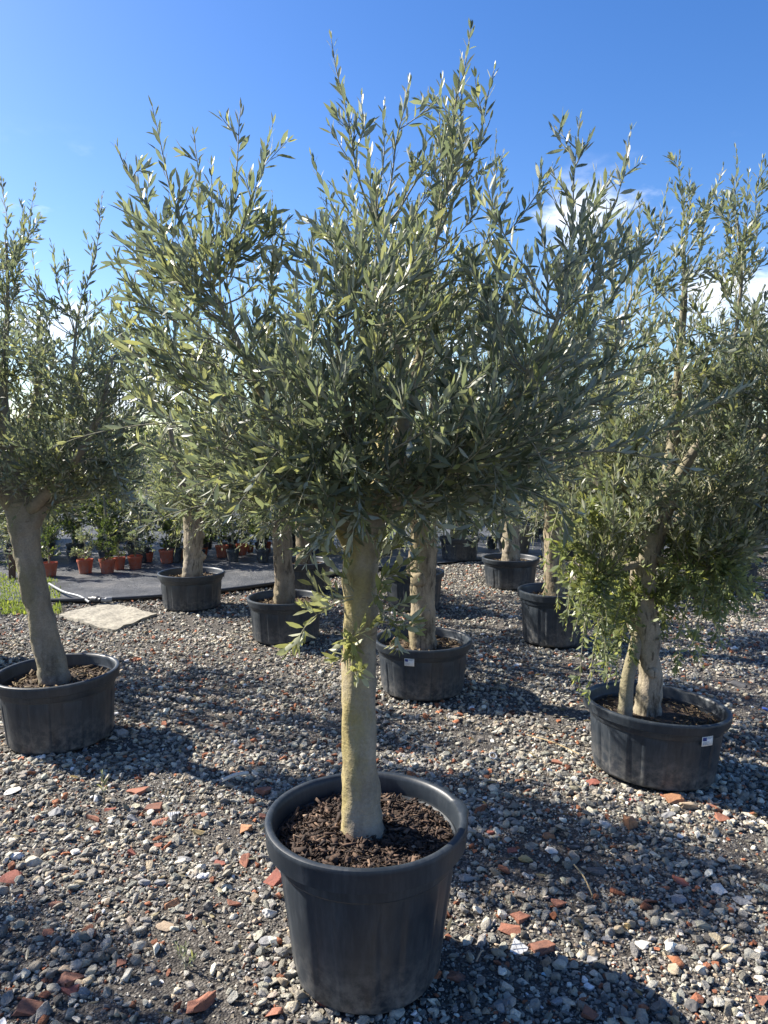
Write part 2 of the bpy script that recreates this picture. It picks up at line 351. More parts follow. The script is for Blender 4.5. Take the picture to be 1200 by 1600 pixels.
def pot_meshes(R, H, Rb, rim_h, soil_z, panels, seed, step=0.028, notch=None):
    """body, rim and soil meshes of one kind of nursery pot"""
    seg = panels * 24
    rng = random.Random(seed)
    Rt = R - step                     # body radius under the rim
    zt = H - rim_h * 0.9
    body_z = zt - rim_h * 0.75
    prof = [(Rb - 0.022, 0.0), (Rb - 0.006, 0.004), (Rb, 0.018)]
    for k in range(1, 9):
        f = k / 8; prof.append((Rb + (Rt - 0.012 - Rb) * f, 0.018 + (body_z - 0.018) * f))
    n_body = len(prof)
    prof += [(Rt - 0.003, body_z + 0.003), (Rt, body_z + 0.008), (Rt + 0.002, zt), (Rt - 0.004, zt + 0.003)]
    prof += [(Rt - 0.006, zt), (Rt - 0.010, soil_z), (Rt - 0.014, soil_z - 0.05)]
    per = 2 * math.pi / panels
    def flute(r, z, a, k):
        if 2 <= k < n_body:
            q = (a / per) % 1.0                                       # every other panel stands proud, with soft steps
            st = min(1.0, max(0.0, (0.5 - abs(q - 0.5)) / 0.08 - 2.2)) if k < n_body - 1 else 0.0
            bead = 0.0022 * max(0.0, 1 - abs((0.5 - abs(q - 0.5)) - 0.21) / 0.045) if 2 < k < n_body - 1 else 0.0
            return r + 0.0060 * st + bead + 0.0015 * math.sin(a * 3 + seed)
        return r
    V, Q = lathe(prof, seg, flute)
    T = cap(V, Q, seg, 0, False)
    bm_ = mesh_np('pot_body', V, tris=T, quads=Q, mat=M['pot']); smooth_by_angle(bm_, 28)
    z0 = H - rim_h
    rp = [(Rt + 0.003, z0 + 0.004), (R - 0.010, z0), (R - 0.005, z0 + 0.003), (R - 0.001, H - 0.016), (R, H - 0.010), (R - 0.003, H - 0.003), (R - 0.009, H),
          (R - 0.018, H - 0.001), (R - 0.024, H - 0.005), (R - 0.029, H - 0.016), (R - 0.031, z0 + 0.004), (Rt - 0.012, z0 - 0.004)]
    def wob(r, z, a, k):
        w = r * (1 + 0.004 * math.sin(2 * a + seed) + 0.0025 * math.sin(5 * a + 2 * seed))
        if notch is not None:
            d = abs((a - notch + math.pi) % (2 * math.pi) - math.pi)
            if d < 0.16 and 2 <= k <= 7: w += 0.008 * min(1, (0.16 - d) / .05)
        return w
    seg2 = 96
    V, Q = lathe(rp, seg2, wob)
    rm = mesh_np('pot_rim', V, quads=Q, mat=M['pot']); smooth_by_angle(rm, 40)
    # soil: heaped disc
    V, T, Q = [(0, 0, soil_z + 0.012)], [], []
    nr, ns = 14, 56
    for k in range(1, nr + 1):
        for i in range(ns):
            a = 2 * math.pi * i / ns; r = (Rt - 0.008) * k / nr
            h = soil_z + 0.014 * (1 - (k / nr) ** 2) + 0.012 * mnoise.noise(Vector((r * math.cos(a) * 14, r * math.sin(a) * 14, seed)))
            if k == nr: h = soil_z - 0.004
            V.append((r * math.cos(a), r * math.sin(a), h))
    for i in range(ns): T.append((0, 1 + i, 1 + (i + 1) % ns))
    for k in range(nr - 1):
        for i in range(ns):
            a, b_ = 1 + k * ns + i, 1 + k * ns + (i + 1) % ns
            Q.append((a, a + ns, b_ + ns, b_))
    sm = mesh_np('pot_soil', V, tris=T, quads=Q, mat=M['soil'], smooth=True)
    return bm_, rm, sm
def chips_mesh(R, z, n, size, seed, mat, clear=0.05):
    """bark chips and shreds lying on the soil: thin tapered flakes"""
    rng = np.random.default_rng(seed)
    V, Qs, A = [], [], []
    for k in range(n):
        r = (R - 0.014) * math.sqrt(rng.uniform(0.02, 1)); a = rng.uniform(0, 6.283)
        if r < clear: continue
        long = rng.random() < 0.3; l = size * rng.lognormal(0, 0.45) * (2.0 if long else 0.85); w = l * (rng.uniform(0.07, 0.22) if long else rng.uniform(0.25, 0.8)); th = l * rng.uniform(0.04, 0.14)
        l = min(l, 0.06)
        rot = Matrix.Rotation(rng.uniform(0, 6.283), 3, 'Z') @ Matrix.Rotation(rng.normal(0, 0.42), 3, 'X') @ Matrix.Rotation(rng.normal(0, 0.42), 3, 'Y')
        hz = z + 0.014 * (1 - (r / R) ** 2) + 0.012 * mnoise.noise(Vector((r * math.cos(a) * 14, r * math.sin(a) * 14, seed)))
        c = Vector((r * math.cos(a), r * math.sin(a), hz + rng.uniform(0.000, 0.014)))
        b0 = len(V); tp = rng.uniform(0.4, 1.0)
        for sx, sy, sz in ((-1, -1, -1), (1, -1, -1), (1, 1, -1), (-1, 1, -1), (-1, -1, 1), (1, -1, 1), (1, 1, 1), (-1, 1, 1)):
            f = tp if sx > 0 else 1.0
            p = c + rot @ Vector((sx * l / 2 * rng.uniform(0.85, 1.1), sy * w / 2 * f, sz * th / 2))
            rr = math.hypot(p.x, p.y)
            if rr > R - 0.012: p.x *= (R - 0.012) / rr; p.y *= (R - 0.012) / rr
            V.append(p)
        Qs += [(b0, b0 + 3, b0 + 2, b0 + 1), (b0 + 4, b0 + 5, b0 + 6, b0 + 7), (b0, b0 + 1, b0 + 5, b0 + 4), (b0 + 1, b0 + 2, b0 + 6, b0 + 5), (b0 + 2, b0 + 3, b0 + 7, b0 + 6), (b0 + 3, b0, b0 + 4, b0 + 7)]
        A += [float(np.clip(rng.beta(1.3, 2.3), 0, 1))] * 8
    return mesh_np('chips', V, quads=Qs, mat=mat, attr=A)
def make_pot(meshes, chips, loc, label, group=None, rz=0.0, scale=(1, 1, 1), tilt=(0, 0), name='plant_pot'):
    t_ = empty(name, loc, label, 'plant pot', group, rz)
    t_.scale = scale; t_.rotation_euler = (tilt[0], tilt[1], rz)
    link('pot_body', meshes[0], t_); link('rim', meshes[1], t_); s_ = link('soil', meshes[2], t_)
    if chips is not None:
        c = link('mulch', chips, t_); c['kind'] = 'stuff'
    return t_
def sticker(pot, R, z, ang, w, h):
    """a small white plastic tag stuck to the pot's side, with a blue flag and lines of print"""
    def patch(name, r, a0, a1, z0, z1, mat, parent):
        V = []; n = 6
        for k in range(n + 1):
            a = a0 + (a1 - a0) * k / n
            for zz in (z0, z1):
                V.append((r * math.cos(a), r * math.sin(a), zz))
        for k in range(n + 1):
            a = a0 + (a1 - a0) * k / n
            for zz in (z0, z1):
                V.append(((r - 0.0012) * math.cos(a), (r - 0.0012) * math.sin(a), zz))
        q = 2 * (n + 1)
        Q = [(2 * k, 2 * k + 2, 2 * k + 3, 2 * k + 1) for k in range(n)]
        Q += [(q + 2 * k + 1, q + 2 * k + 3, q + 2 * k + 2, q + 2 * k) for k in range(n)]
        Q += [(2 * k + 1, 2 * k + 3, q + 2 * k + 3, q + 2 * k + 1) for k in range(n)] + [(q + 2 * k, q + 2 * k + 2, 2 * k + 2, 2 * k) for k in range(n)]
        Q += [(0, 1, q + 1, q), (2 * n + 1, 2 * n, q + 2 * n, q + 2 * n + 1)]
        return link(name, mesh_np(name, V, quads=Q, mat=mat), parent)
    da = w / R
    s_ = patch('label_tag', R, ang - da / 2, ang + da / 2, z - h / 2, z + h / 2, M['sticker'], pot)
    patch('flag_print', R + 0.0015, ang - da * 0.44, ang - da * 0.12, z + h * 0.06, z + h * 0.40, M['sticker_blue'], s_)
    for k, (u0, u1, v) in enumerate(((-0.06, 0.42, 0.34), (-0.06, 0.30, 0.22), (-0.44, 0.10, -0.10), (-0.44, -0.02, -0.22), (-0.44, 0.05, -0.34))):
        patch('text_line', R + 0.0015, ang + da * u0, ang + da * u1, z + h * v, z + h * (v + 0.055), M['sticker_ink'], s_)
    return s_

# ------------------------------------------------------------------ trees
def tube_arrays(pts, radii, sides, rough=0.0, seed=0.0, closed=True):
    """ring vertices and quads along a polyline"""
    P = np.array([tuple(p) for p in pts], float); n = len(P)
    d = np.gradient(P, axis=0); d /= np.linalg.norm(d, axis=1, keepdims=True) + 1e-9
    ref = np.array([0.0, 0, 1.0]) if abs(d[0][2]) < 0.8 else np.array([0.0, 1.0, 0])
    V = np.zeros((n, sides, 3)); u = np.cross(d[0], ref); u /= np.linalg.norm(u)
    ang = np.arange(sides) * 2 * np.pi / sides
    for k in range(n):
        u = u - d[k] * np.dot(u, d[k]); u /= np.linalg.norm(u) + 1e-9
        w = np.cross(d[k], u)
        rr = np.full(sides, radii[k])
        if rough:
            for i in range(sides):
                c = P[k] + (u * math.cos(ang[i]) + w * math.sin(ang[i])) * radii[k]
                rr[i] *= 1 + rough * mnoise.noise(Vector((c[0] * 16 + seed, c[1] * 16, c[2] * 7))) + rough * 0.6 * mnoise.noise(Vector((c[0] * 42 + seed, c[1] * 42, c[2] * 26)))
        V[k] = P[k] + rr[:, None] * (np.cos(ang)[:, None] * u + np.sin(ang)[:, None] * w)
    V = V.reshape(-1, 3)
    i = np.arange(sides); j = (i + 1) % sides
    Q = np.concatenate([np.stack([k * sides + i, k * sides + j, (k + 1) * sides + j, (k + 1) * sides + i], 1) for k in range(n - 1)])
    return V, Q
def spline(pts, n):
    """Catmull-Rom through points"""
    P = [Vector(p) for p in pts]; out = []
    m = len(P) - 1
    for k in range(n):
        f = k / (n - 1) * m; i = min(int(f), m - 1); t_ = f - i
        p0, p1, p2, p3 = P[max(i - 1, 0)], P[i], P[i + 1], P[min(i + 2, m)]
        out.append(0.5 * ((2 * p1) + (p2 - p0) * t_ + (2 * p0 - 5 * p1 + 4 * p2 - p3) * t_ ** 2 + (3 * p1 - p0 - 3 * p2 + p3) * t_ ** 3))
    return out
def lerp_list(vals, n):
    return list(np.interp(np.linspace(0, len(vals) - 1, n), np.arange(len(vals)), vals))

class Crown:
    """collects twigs and leaves"""
    def __init__(self, seed, internode=0.026, leaf=(0.064, 0.0135), twig_r=0.0022):
        self.rng = random.Random(seed); self.tw = []; self.lv = []
        self.internode, self.leaf, self.twig_r = internode, leaf, twig_r
    def dress(self, pts, r0, r1, bare, side=0.0, side_len=0.22, depth=0, droop=0.0, keep=1.0):
        """leaves in crossed pairs along a polyline, side shoots from its nodes"""
        rng = self.rng; n = len(pts)
        self.tw.append((pts, [r0 + (r1 - r0) * k / (n - 1) for k in range(n)]))
        d = (pts[1] - pts[0]).normalized()
        u = d.cross(Vector((rng.gauss(0, 1), rng.gauss(0, 1), rng.gauss(0, 1)))).normalized()
        ph = rng.uniform(0, 3.14)
        for k in range(1, n):
            d = (pts[k] - pts[k - 1]).normalized()
            u = (u - d * u.dot(d)).normalized(); w = d.cross(u)
            f = k / (n - 1)
            ph += math.pi / 2 + rng.gauss(0, 0.22)
            if f > bare:
                for s in (0, math.pi):
                    if rng.random() > keep: continue
                    a = ph + s + rng.gauss(0, 0.15)
                    sd = u * math.cos(a) + w * math.sin(a)
                    th = (0.66 - 0.30 * max(0, (f - 0.7) / 0.3)) + rng.gauss(0, 0.36)
                    axis = (d * math.cos(th) + sd * math.sin(th))
                    axis.z += 0.24 - droop; axis.normalize()
                    nrm = d * math.sin(th) - sd * math.cos(th)
                    nrm = (nrm + Vector((rng.gauss(0, .45), rng.gauss(0, .45), rng.gauss(0, .45)))).normalized()
                    sc = rng.uniform(0.68, 1.18) * (1 - 0.5 * max(0, (f - 0.8) / 0.2)) * (0.8 if f < bare + 0.1 else 1.0)
                    self.lv.append((pts[k] + sd * 0.002, axis, nrm, self.leaf[0] * sc, self.leaf[1] * sc * rng.uniform(0.82, 1.2), rng.random()))
                if k == n - 1:
                    self.lv.append((pts[k], (d + Vector((rng.gauss(0, .1), rng.gauss(0, .1), .05))).normalized(), u, self.leaf[0] * 0.55, self.leaf[1] * 0.5, rng.random()))
            if depth < 2 and f > max(0.12, bare * 0.5) and f < 0.9 and rng.random() < side:
                a = rng.uniform(0, 6.283); sd = u * math.cos(a) + w * math.sin(a)
                th = rng.uniform(0.55, 1.0)
                d1 = (d * math.cos(th) + sd * math.sin(th) + Vector((0, 0, 0.12 - droop))).normalized()
                self.shoot(pts[k], d1, side_len * rng.uniform(0.45, 1.25) * (1.15 - 0.6 * f), r0 * 0.55, bare=0.1, side=side * 0.45, side_len=side_len * 0.6, depth=depth + 1, droop=droop, keep=keep)
    def shoot(self, p, d, length, r0, bare=0.15, side=0.0, side_len=0.2, up=0.07, depth=0, droop=0.0, keep=1.0):
        rng = self.rng; n = max(4, int(length / self.internode)); pts = [p.copy()]; d = d.normalized()
        for k in range(n):
            d = (d + Vector((rng.gauss(0, .06), rng.gauss(0, .06), up - droop * 0.55 + rng.gauss(0, .05)))).normalized()
            p = p + d * (length / n); pts.append(p)
        self.dress(pts, r0, max(self.twig_r * 0.45, r0 * 0.3), bare, side, side_len, depth, droop, keep)
    def reach(self, s, tip, bare=0.35, side=0.22, side_len=0.22, keep=1.0, sag=0.0, arch=False):
        """a branch from S ending at TIP: leaves outward and turns up (or arches over)"""
        rng = self.rng; D = tip - s; Ln = D.length
        if arch: c = s + Vector((D.x * 0.45, D.y * 0.45, max(D.z, 0) + Ln * 0.22))
        else: c = s + Vector((D.x * 0.66, D.y * 0.66, D.z * 0.40 - sag))
        n = max(6, int(Ln * 1.05 / self.internode)); pts = []
        wv = [rng.uniform(0, 6.28) for _ in range(3)]
        for k in range(n + 1):
            t_ = k / n
            p = s * (1 - t_) ** 2 + c * 2 * t_ * (1 - t_) + tip * t_ ** 2
            a = 0.018 * math.sin(math.pi * t_) * min(1, Ln)
            pts.append(p + Vector((a * math.sin(7 * t_ + wv[0]), a * math.sin(6 * t_ + wv[1]), a * 0.6 * math.sin(8 * t_ + wv[2]))))
        self.dress(pts, self.twig_r * (1.1 + 1.3 * min(1.2, Ln)), self.twig_r * 0.5, bare, side, side_len, 0, 0.0, keep)

def leaf_arrays(lv, fine):
    P = np.array([tuple(l[0]) for l in lv]); A = np.array([tuple(l[1]) for l in lv]); Nn = np.array([tuple(l[2]) for l in lv])
    ln = np.array([l[3] for l in lv])[:, None]; wd = np.array([l[4] for l in lv])[:, None] * 0.5; rv = np.array([l[5] for l in lv])
    Nn = Nn - A * (A * Nn).sum(1, keepdims=True); Nn /= np.linalg.norm(Nn, axis=1, keepdims=True) + 1e-9
    B = np.cross(Nn, A)
    bend = ((rv * 7.31) % 1.0 - 0.25)[:, None] * 0.16
    def pt(t_, s, h): return P + A * ln * t_ + B * wd * s + Nn * (h * wd - bend * ln * t_ * t_)
    if fine:
        vs = [pt(0, 0, 0), pt(.06, .10, 0), pt(.06, -.10, 0), pt(.33, .86, .22), pt(.33, 0, 0), pt(.33, -.86, .22), pt(.68, .84, .2), pt(.68, 0, 0), pt(.68, -.84, .2), pt(1, 0, 0.0)]
        T = [(0, 2, 1), (1, 4, 3), (1, 2, 4), (2, 5, 4), (6, 7, 9), (7, 8, 9)]; Q = [(3, 4, 7, 6), (4, 5, 8, 7)]
    else:
        vs = [pt(0, 0, 0), pt(.36, .9, .18), pt(.36, -.9, .18), pt(.70, .8, .15), pt(.70, -.8, .15), pt(1, 0, 0)]
        T = [(0, 2, 1), (3, 4, 5)]; Q = [(1, 2, 4, 3)]
    nv = len(vs); V = np.stack(vs, 1).reshape(-1, 3); off = (np.arange(len(lv)) * nv)[:, None, None]
    return V, (np.array(T)[None] + off).reshape(-1, 3), (np.array(Q)[None] + off).reshape(-1, 4), np.repeat(rv, nv)

def tubes_mesh(name, tubes, sides, mat, rough=0.0):
    VV, QQ, o = [], [], 0
    for pts, radii in tubes:
        V, Q = tube_arrays(pts, radii, sides, rough)
        VV.append(V); QQ.append(Q + o); o += len(V)
    return mesh_np(name, np.concatenate(VV), quads=np.concatenate(QQ), mat=mat, smooth=True)

def build_tree(name, base, label, trunk, limbs, crown, bark, leafm, fine=True, n_leaf_parts=0, limb_mat=None, group=None, cat='olive tree', sides=28, extras=(), twig_step=1, foliage_name='foliage', gnarl=1.0):
    """trunk: (points, radii); limbs: list of the same; everything in world space, then moved into the tree's own space"""
    root = empty(name, base, label, cat, group)
    B = np.array(tuple(base))
    def tube(nm, pts, radii, sd, n, rough):
        rough *= gnarl
        V, Q = tube_arrays(spline(pts, n), lerp_list(radii, n), sd, rough, seed=len(nm) + len(pts))
        return link(nm, mesh_np(nm, V - B, quads=Q, mat=(limb_mat or bark) if nm == 'limb' and pts[0].z > 0.7 else bark, smooth=True), root)
    if trunk: tube('trunk', trunk[0], trunk[1], sides, 64, 0.20)
    for pts, radii in limbs: tube('limb', pts, radii, 12, 22, 0.12)
    for nm, me in extras: link(nm, me, root)
    tw = [(p[::twig_step] if len(p) > 2 * twig_step else p, r[::twig_step] if len(p) > 2 * twig_step else r) for p, r in crown.tw]
    tw = [([Vector(q) - Vector(base) for q in p], r) for p, r in tw]
    o = link('twigs', tubes_mesh('twigs', tw, 4 if fine else 3, M['twig']), root); o['kind'] = 'stuff'
    lv = crown.lv
    if n_leaf_parts:
        # the leaves that show largest: near the camera and turned to it
        camp = Vector((0, 0, CAM_H)); sc = []
        for k, l in enumerate(lv):
            v = l[0] - camp; dd = v.length
            sc.append((-(l[3] * l[4] * (0.25 + abs(l[2].dot(v) / dd)) / dd ** 2), k))
        sc.sort(); pick = set(k for _, k in sc[:n_leaf_parts])
        for k in sorted(pick):
            l = lv[k]
            V, T, Q, A = leaf_arrays([(Vector((0, 0, 0)), *l[1:])], True)
            lo = link('leaf', mesh_np('leaf', V, T, Q, leafm, True, A), root); lo.location = l[0] - Vector(base)
        lv = [l for k, l in enumerate(lv) if k not in pick]
    V, T, Q, A = leaf_arrays(lv, fine)
    o = link(foliage_name, mesh_np(foliage_name, V - B, T, Q, leafm, fine, A), root); o['kind'] = 'stuff'
    return root

def interp(poly, x):
    return float(np.interp(x, [p[0] for p in poly], [p[1] for p in poly]))
def fill_crown(cr, nodes, Y, top, bot, cx, hw, n, dmax, x0, x1, bias=260, side=0.24, side_len=0.2, lowp=1.0, bare=0.35):
    """branches ending throughout the crown's volume; its outline between TOP and BOT at distance Y, its depth from its width"""
    rng = cr.rng; made = 0; guard = 0
    while made < n and guard < n * 60:
        guard += 1
        px = rng.uniform(x0, x1); a, b_ = interp(top, px), interp(bot, px)
        if b_ <= a: continue
        py = rng.uniform(a, b_)
        if rng.random() > min(1.0, 0.12 + ((py - a) / bias) ** 1.1): continue
        if rng.random() > (b_ - a) / 650: continue
        u = min(1.0, abs(px - cx) / hw); v = min(1, max(0, (b_ - py) / max(1, b_ - a)))
        dep = dmax * math.sqrt(max(0.02, 1 - u * u)) * (0.45 + 0.55 * math.sin(math.pi * min(1, 0.15 + v * 0.85)))
        y = Y + rng.uniform(-1, 1) * dep
        tip = AT(px, py, y)
        best = sorted(nodes, key=lambda q: (q - tip).length + (0.9 if q.z > tip.z - 0.12 else 0) + rng.uniform(0, 0.18))[:2]
        s = best[rng.randrange(2)]
        if (s - tip).length > 1.15:
            s = s + (tip - s) * (1 - 1.1 / (s - tip).length) * 0.5
        if (s - tip).length < 0.12: continue
        cr.reach(s, tip, bare=bare, side=side, side_len=side_len, sag=0.0)
        made += 1
def limb_nodes(limbs, frm=0.15):
    out = []
    for pts, radii in limbs:
        sp = spline(pts, 16)
        out += sp[int(16 * frm):]
    return out

# ================================================================== front tree and its pot
Y0 = 2.12
front_c = Vector((-0.052, Y0, 0.0))
FRONT_H = 0.475
deep = pot_meshes(0.302, FRONT_H, 0.215, 0.070, 0.407, 8, 1.0, 0.032, notch=-0.12)
fp = make_pot(deep, chips_mesh(0.27, 0.407, 4200, 0.0125, 4, M['mulch'], 0.055), front_c, 'deep dark round plastic pot filled with bark mulch around a straight trunk', rz=0.3)

def P0(px, py, dy=0.0): return AT(px, py, Y0 + dy)
tb = P0(569, 1312, -0.005); tb.z = 0.38
trunk0 = ([tb, P0(567, 1285), P0(563, 1240), P0(561, 1130), P0(562, 1020), P0(563, 940), P0(566, 880), P0(571, 825), P0(585, 775, 0.01)],
          [0.073, 0.061, 0.056, 0.051, 0.0495, 0.050, 0.052, 0.056, 0.046])
limbs0 = [([P0(578, 800), P0(612, 735, .01), P0(630, 680, .02), P0(640, 610, .03), P0(660, 540, .05), P0(668, 450, .07), P0(684, 370, .08)], [.044, .034, .026, .020, .012, .006, .003]),
          ([P0(556, 850), P0(525, 800, -.03), P0(480, 740, -.05), P0(430, 660, -.06), P0(385, 560, -.05), P0(330, 450, -.04)], [.040, .030, .022, .015, .009, .005]),
          ([P0(566, 820), P0(556, 740, -.12), P0(545, 660, -.18), P0(532, 580, -.2), P0(524, 500, -.18)], [.036, .022, .013, .007, .0035]),
          ([P0(588, 800), P0(660, 750, -.1), P0(740, 690, -.2), P0(815, 610, -.24), P0(870, 500, -.22)], [.032, .022, .016, .010, .005]),
          ([P0(580, 800), P0(600, 720, .2), P0(590, 620, .36), P0(600, 500, .42)], [.036, .028, .02, .009]),
          ([P0(560, 830), P0(480, 770, .16), P0(400, 690, .28), P0(320, 600, .32)], [.032, .025, .018, .008]),
          ([P0(590, 800), P0(690, 730, .15), P0(790, 650, .28), P0(860, 560, .3)], [.032, .025, .018, .008]),
          ([P0(640, 610, .03), P0(615, 530, 0), P0(598, 440, -.02), P0(588, 350, 0)], [.016, .010, .006, .003])]
cr0 = Crown(11, 0.0225, (0.053, 0.0126), 0.0020)
nodes0 = limb_nodes(limbs0, 0.2)
top0 = [(165, 470), (185, 300), (240, 235), (300, 275), (375, 240), (430, 255), (490, 285), (540, 270), (570, 190), (640, 180), (690, 165), (740, 110), (778, 190), (800, 360), (850, 320), (905, 270), (960, 300), (985, 430), (1000, 560)]
bot0 = [(165, 540), (215, 680), (300, 770), (420, 830), (560, 850), (700, 840), (850, 785), (950, 680), (1000, 570)]
fill_crown(cr0, nodes0, Y0, top0, bot0, 575, 430, 300, 0.62, 165, 1000, bias=400, side=0.21, side_len=0.17)
leaders = [(183, 232, 0.0), (238, 168, -.05), (303, 212, .1), (376, 170, 0), (426, 195, -.1), (487, 245, .1), (518, 62, 0), (600, 165, .1), (638, 130, -.05), (690, 125, .12), (735, 46, 0), (772, 110, .05),
           (906, 188, -.1), (986, 204, -.05), (930, 270, .08), (795, 305, .1), (868, 258, 0), (205, 330, .1), (182, 400, 0), (845, 300, -.15), (700, 190, -.15), (565, 150, .1), (330, 260, -.1), (975, 330, .1), (995, 405, -.1), (720, 100, -.1)]
for px, py, dy in leaders:
    tip = P0(px, py, dy)
    s = min(nodes0, key=lambda q: (q - tip).length + (1.0 if q.z > tip.z - 0.35 else 0))
    cr0.reach(s, tip, bare=0.22, side=0.16, side_len=0.15)
# fuller middle of the crown
fill_crown(cr0, nodes0, Y0, [(400, 330), (560, 250), (700, 240), (800, 380)], [(400, 560), (560, 620), (700, 620), (800, 560)], 600, 260, 80, 0.45, 400, 800, bias=120, side=0.2, side_len=0.16)
# long thin shoots that arch out low
for (sx, sy, sd), (px, py, dy), ar in (((640, 790, -.1), (1110, 745, -.35), True), ((660, 770, -.15), (1175, 600, -.3), False), ((520, 800, -.08), (215, 830, -.2), True), ((500, 790, 0), (105, 690, -.15), True),
                                   ((520, 760, .1), (150, 480, 0), False), ((700, 730, -.1), (1010, 520, -.2), False), ((680, 760, -.2), (960, 640, -.3), False), ((480, 750, -.1), (200, 610, -.2), False),
                                   ((600, 800, -.15), (800, 850, -.4), True), ((545, 815, -.1), (380, 850, -.35), True), ((560, 810, -.1), (640, 860, -.4), True), ((540, 830, -.05), (470, 870, -.25), True),
                                   ((650, 780, -.2), (900, 800, -.35), True), ((520, 780, -.1), (300, 760, -.3), True)):
    cr0.reach(P0(sx, sy, sd), P0(px, py, dy), bare=0.25, side=0.12, side_len=0.13, arch=ar, keep=0.8)
# low fringe hanging round the fork
for k in range(40):
    px = cr0.rng.gauss(570, 130); dy = cr0.rng.uniform(-.5, .5)
    s = nodes0[cr0.rng.randrange(len(nodes0))]
    tip = P0(px, cr0.rng.uniform(740, 880 - abs(px - 570) * .35), abs(dy) if 550 < px < 690 else dy)
    s = min([q for q in nodes0 if q.z < 1.75], key=lambda q: (q - tip).length)
    if (s - tip).length > 0.1: cr0.reach(s, tip, bare=0.15, side=0.25, side_len=0.13, arch=True)
# water shoots on the trunk
cr0b = Crown(5, 0.020, (0.050, 0.0165), 0.0018)
for (sx, sy), pl in (((555, 935), [(520, 945), (490, 965), (470, 990), (465, 1012)]), ((552, 930), [(520, 935), (497, 925), (485, 905)]), ((580, 925), [(595, 955), (610, 970), (622, 985), (620, 1000)]),
                     ((585, 920), [(600, 900), (625, 885), (650, 880)]), ((553, 925), [(540, 905), (545, 885)]), ((556, 1000), [(552, 1020), (553, 1040), (556, 1055)]), ((582, 930), [(600, 935), (630, 960), (632, 975)]),
                     ((553, 985), [(545, 1000), (560, 985)]), ((588, 880), [(605, 860), (625, 850)]), ((540, 870), [(520, 860), (500, 845)])):
    pts = spline([P0(sx, sy, -.045)] + [P0(x, y, -.07 - 0.03 * k) for k, (x, y) in enumerate(pl)], 7 if len(pl) < 4 else 10)
    cr0b.dress(pts, .0022, .001, 0.05, side=0.45, side_len=0.075, depth=1)
cr0.lv += [(*l[:5], .86 + .14 * l[5]) for l in cr0b.lv]; cr0.tw += cr0b.tw
build_tree('olive_tree', front_c, 'tall olive tree with slim straight lichen-tinged trunk and wide silvery crown in the deep pot', trunk0, limbs0, cr0, M['bark'], M['leaf'], True, 300, sides=36)

# ================================================================== tree leaning at the edge, low pot
shallow_a = pot_meshes(0.318, 0.345, 0.262, 0.052, 0.272, 11, 2.0, 0.024)
shallow_chips = chips_mesh(0.29, 0.272, 620, 0.016, 9, M['soil_chip'], 0.09)
GL = 'wide low dark nursery pots'
YL = G(95, 1150).y
lc = Vector((G(96, 1150).x, YL, 0))
make_pot(shallow_a, shallow_chips, lc, 'low dark pot holding the thick trunk that leans out of the picture', GL, 0.5, (1.0, 1.0, 1.08), tilt=(0, -0.02))
def PL(px, py, dy=0.0): return AT(px, py, YL + dy)
tl = PL(88, 1072); tl.z = 0.27
trunkL = ([tl, PL(83, 1050), PL(72, 1000), PL(58, 940), PL(46, 880), PL(38, 830), PL(30, 785)], [.090, .077, .070, .066, .066, .074, .072])
limbsL = [([PL(42, 830), PL(68, 790), PL(92, 750), PL(108, 690), PL(112, 600), PL(120, 500)], [.050, .036, .026, .017, .010, .005]),
          ([PL(33, 800), PL(18, 740), PL(8, 680), PL(5, 600), PL(12, 480), PL(10, 380)], [.066, .052, .036, .020, .011, .006]),
          ([PL(30, 800), PL(-20, 740, -.1), PL(-60, 660, -.15), PL(-90, 560, -.15)], [.05, .04, .028, .012]),
          ([PL(45, 800), PL(100, 740, -.2), PL(150, 660, -.3), PL(175, 560, -.3)], [.035, .026, .018, .008]),
          ([PL(25, 780), PL(40, 700, .25), PL(60, 600, .35), PL(60, 480, .3)], [.045, .032, .022, .009])]
crL = Crown(21, 0.024, (0.053, 0.0135), 0.0023)
nodesL = limb_nodes(limbsL, .2)
topL = [(-170, 480), (-80, 380), (0, 350), (55, 350), (100, 440), (160, 400), (200, 450), (262, 580)]
botL = [(-170, 640), (-60, 790), (40, 770), (110, 770), (190, 800), (262, 660)]
fill_crown(crL, nodesL, YL, topL, botL, 50, 215, 330, 0.66, -170, 262, bias=220, side=0.2, side_len=0.2)
for px, py, dy in ((55, 292, 0), (160, 303, -.1), (5, 285, .1), (-30, 330, 0), (100, 395, .1), (25, 400, -.1), (130, 430, 0), (185, 450, .1), (-90, 340, 0), (215, 520, -.1), (80, 380, -.2), (38, 330, .2)):
    tip = PL(px, py, dy); s = min(nodesL, key=lambda q: (q - tip).length + (1 if q.z > tip.z - .4 else 0))
    crL.reach(s, tip, bare=0.2, side=0.15, side_len=0.16)
for k in range(44):
    tip = PL(crL.rng.choice([crL.rng.uniform(-80, 20), crL.rng.uniform(110, 245), crL.rng.uniform(0, 120)]), crL.rng.uniform(670, 820), crL.rng.uniform(-.5, .4)); s = min([q for q in nodesL if q.z < 1.9], key=lambda q: (q - tip).length)
    crL.reach(s, tip, bare=0.2, side=0.2, side_len=0.14, arch=True, keep=.8)
build_tree('olive_tree', lc, 'olive tree with thick leaning grey trunk forking low, cut by the picture edge', trunkL, limbsL, crL, M['bark_grey'], M['leaf'], False, 300)

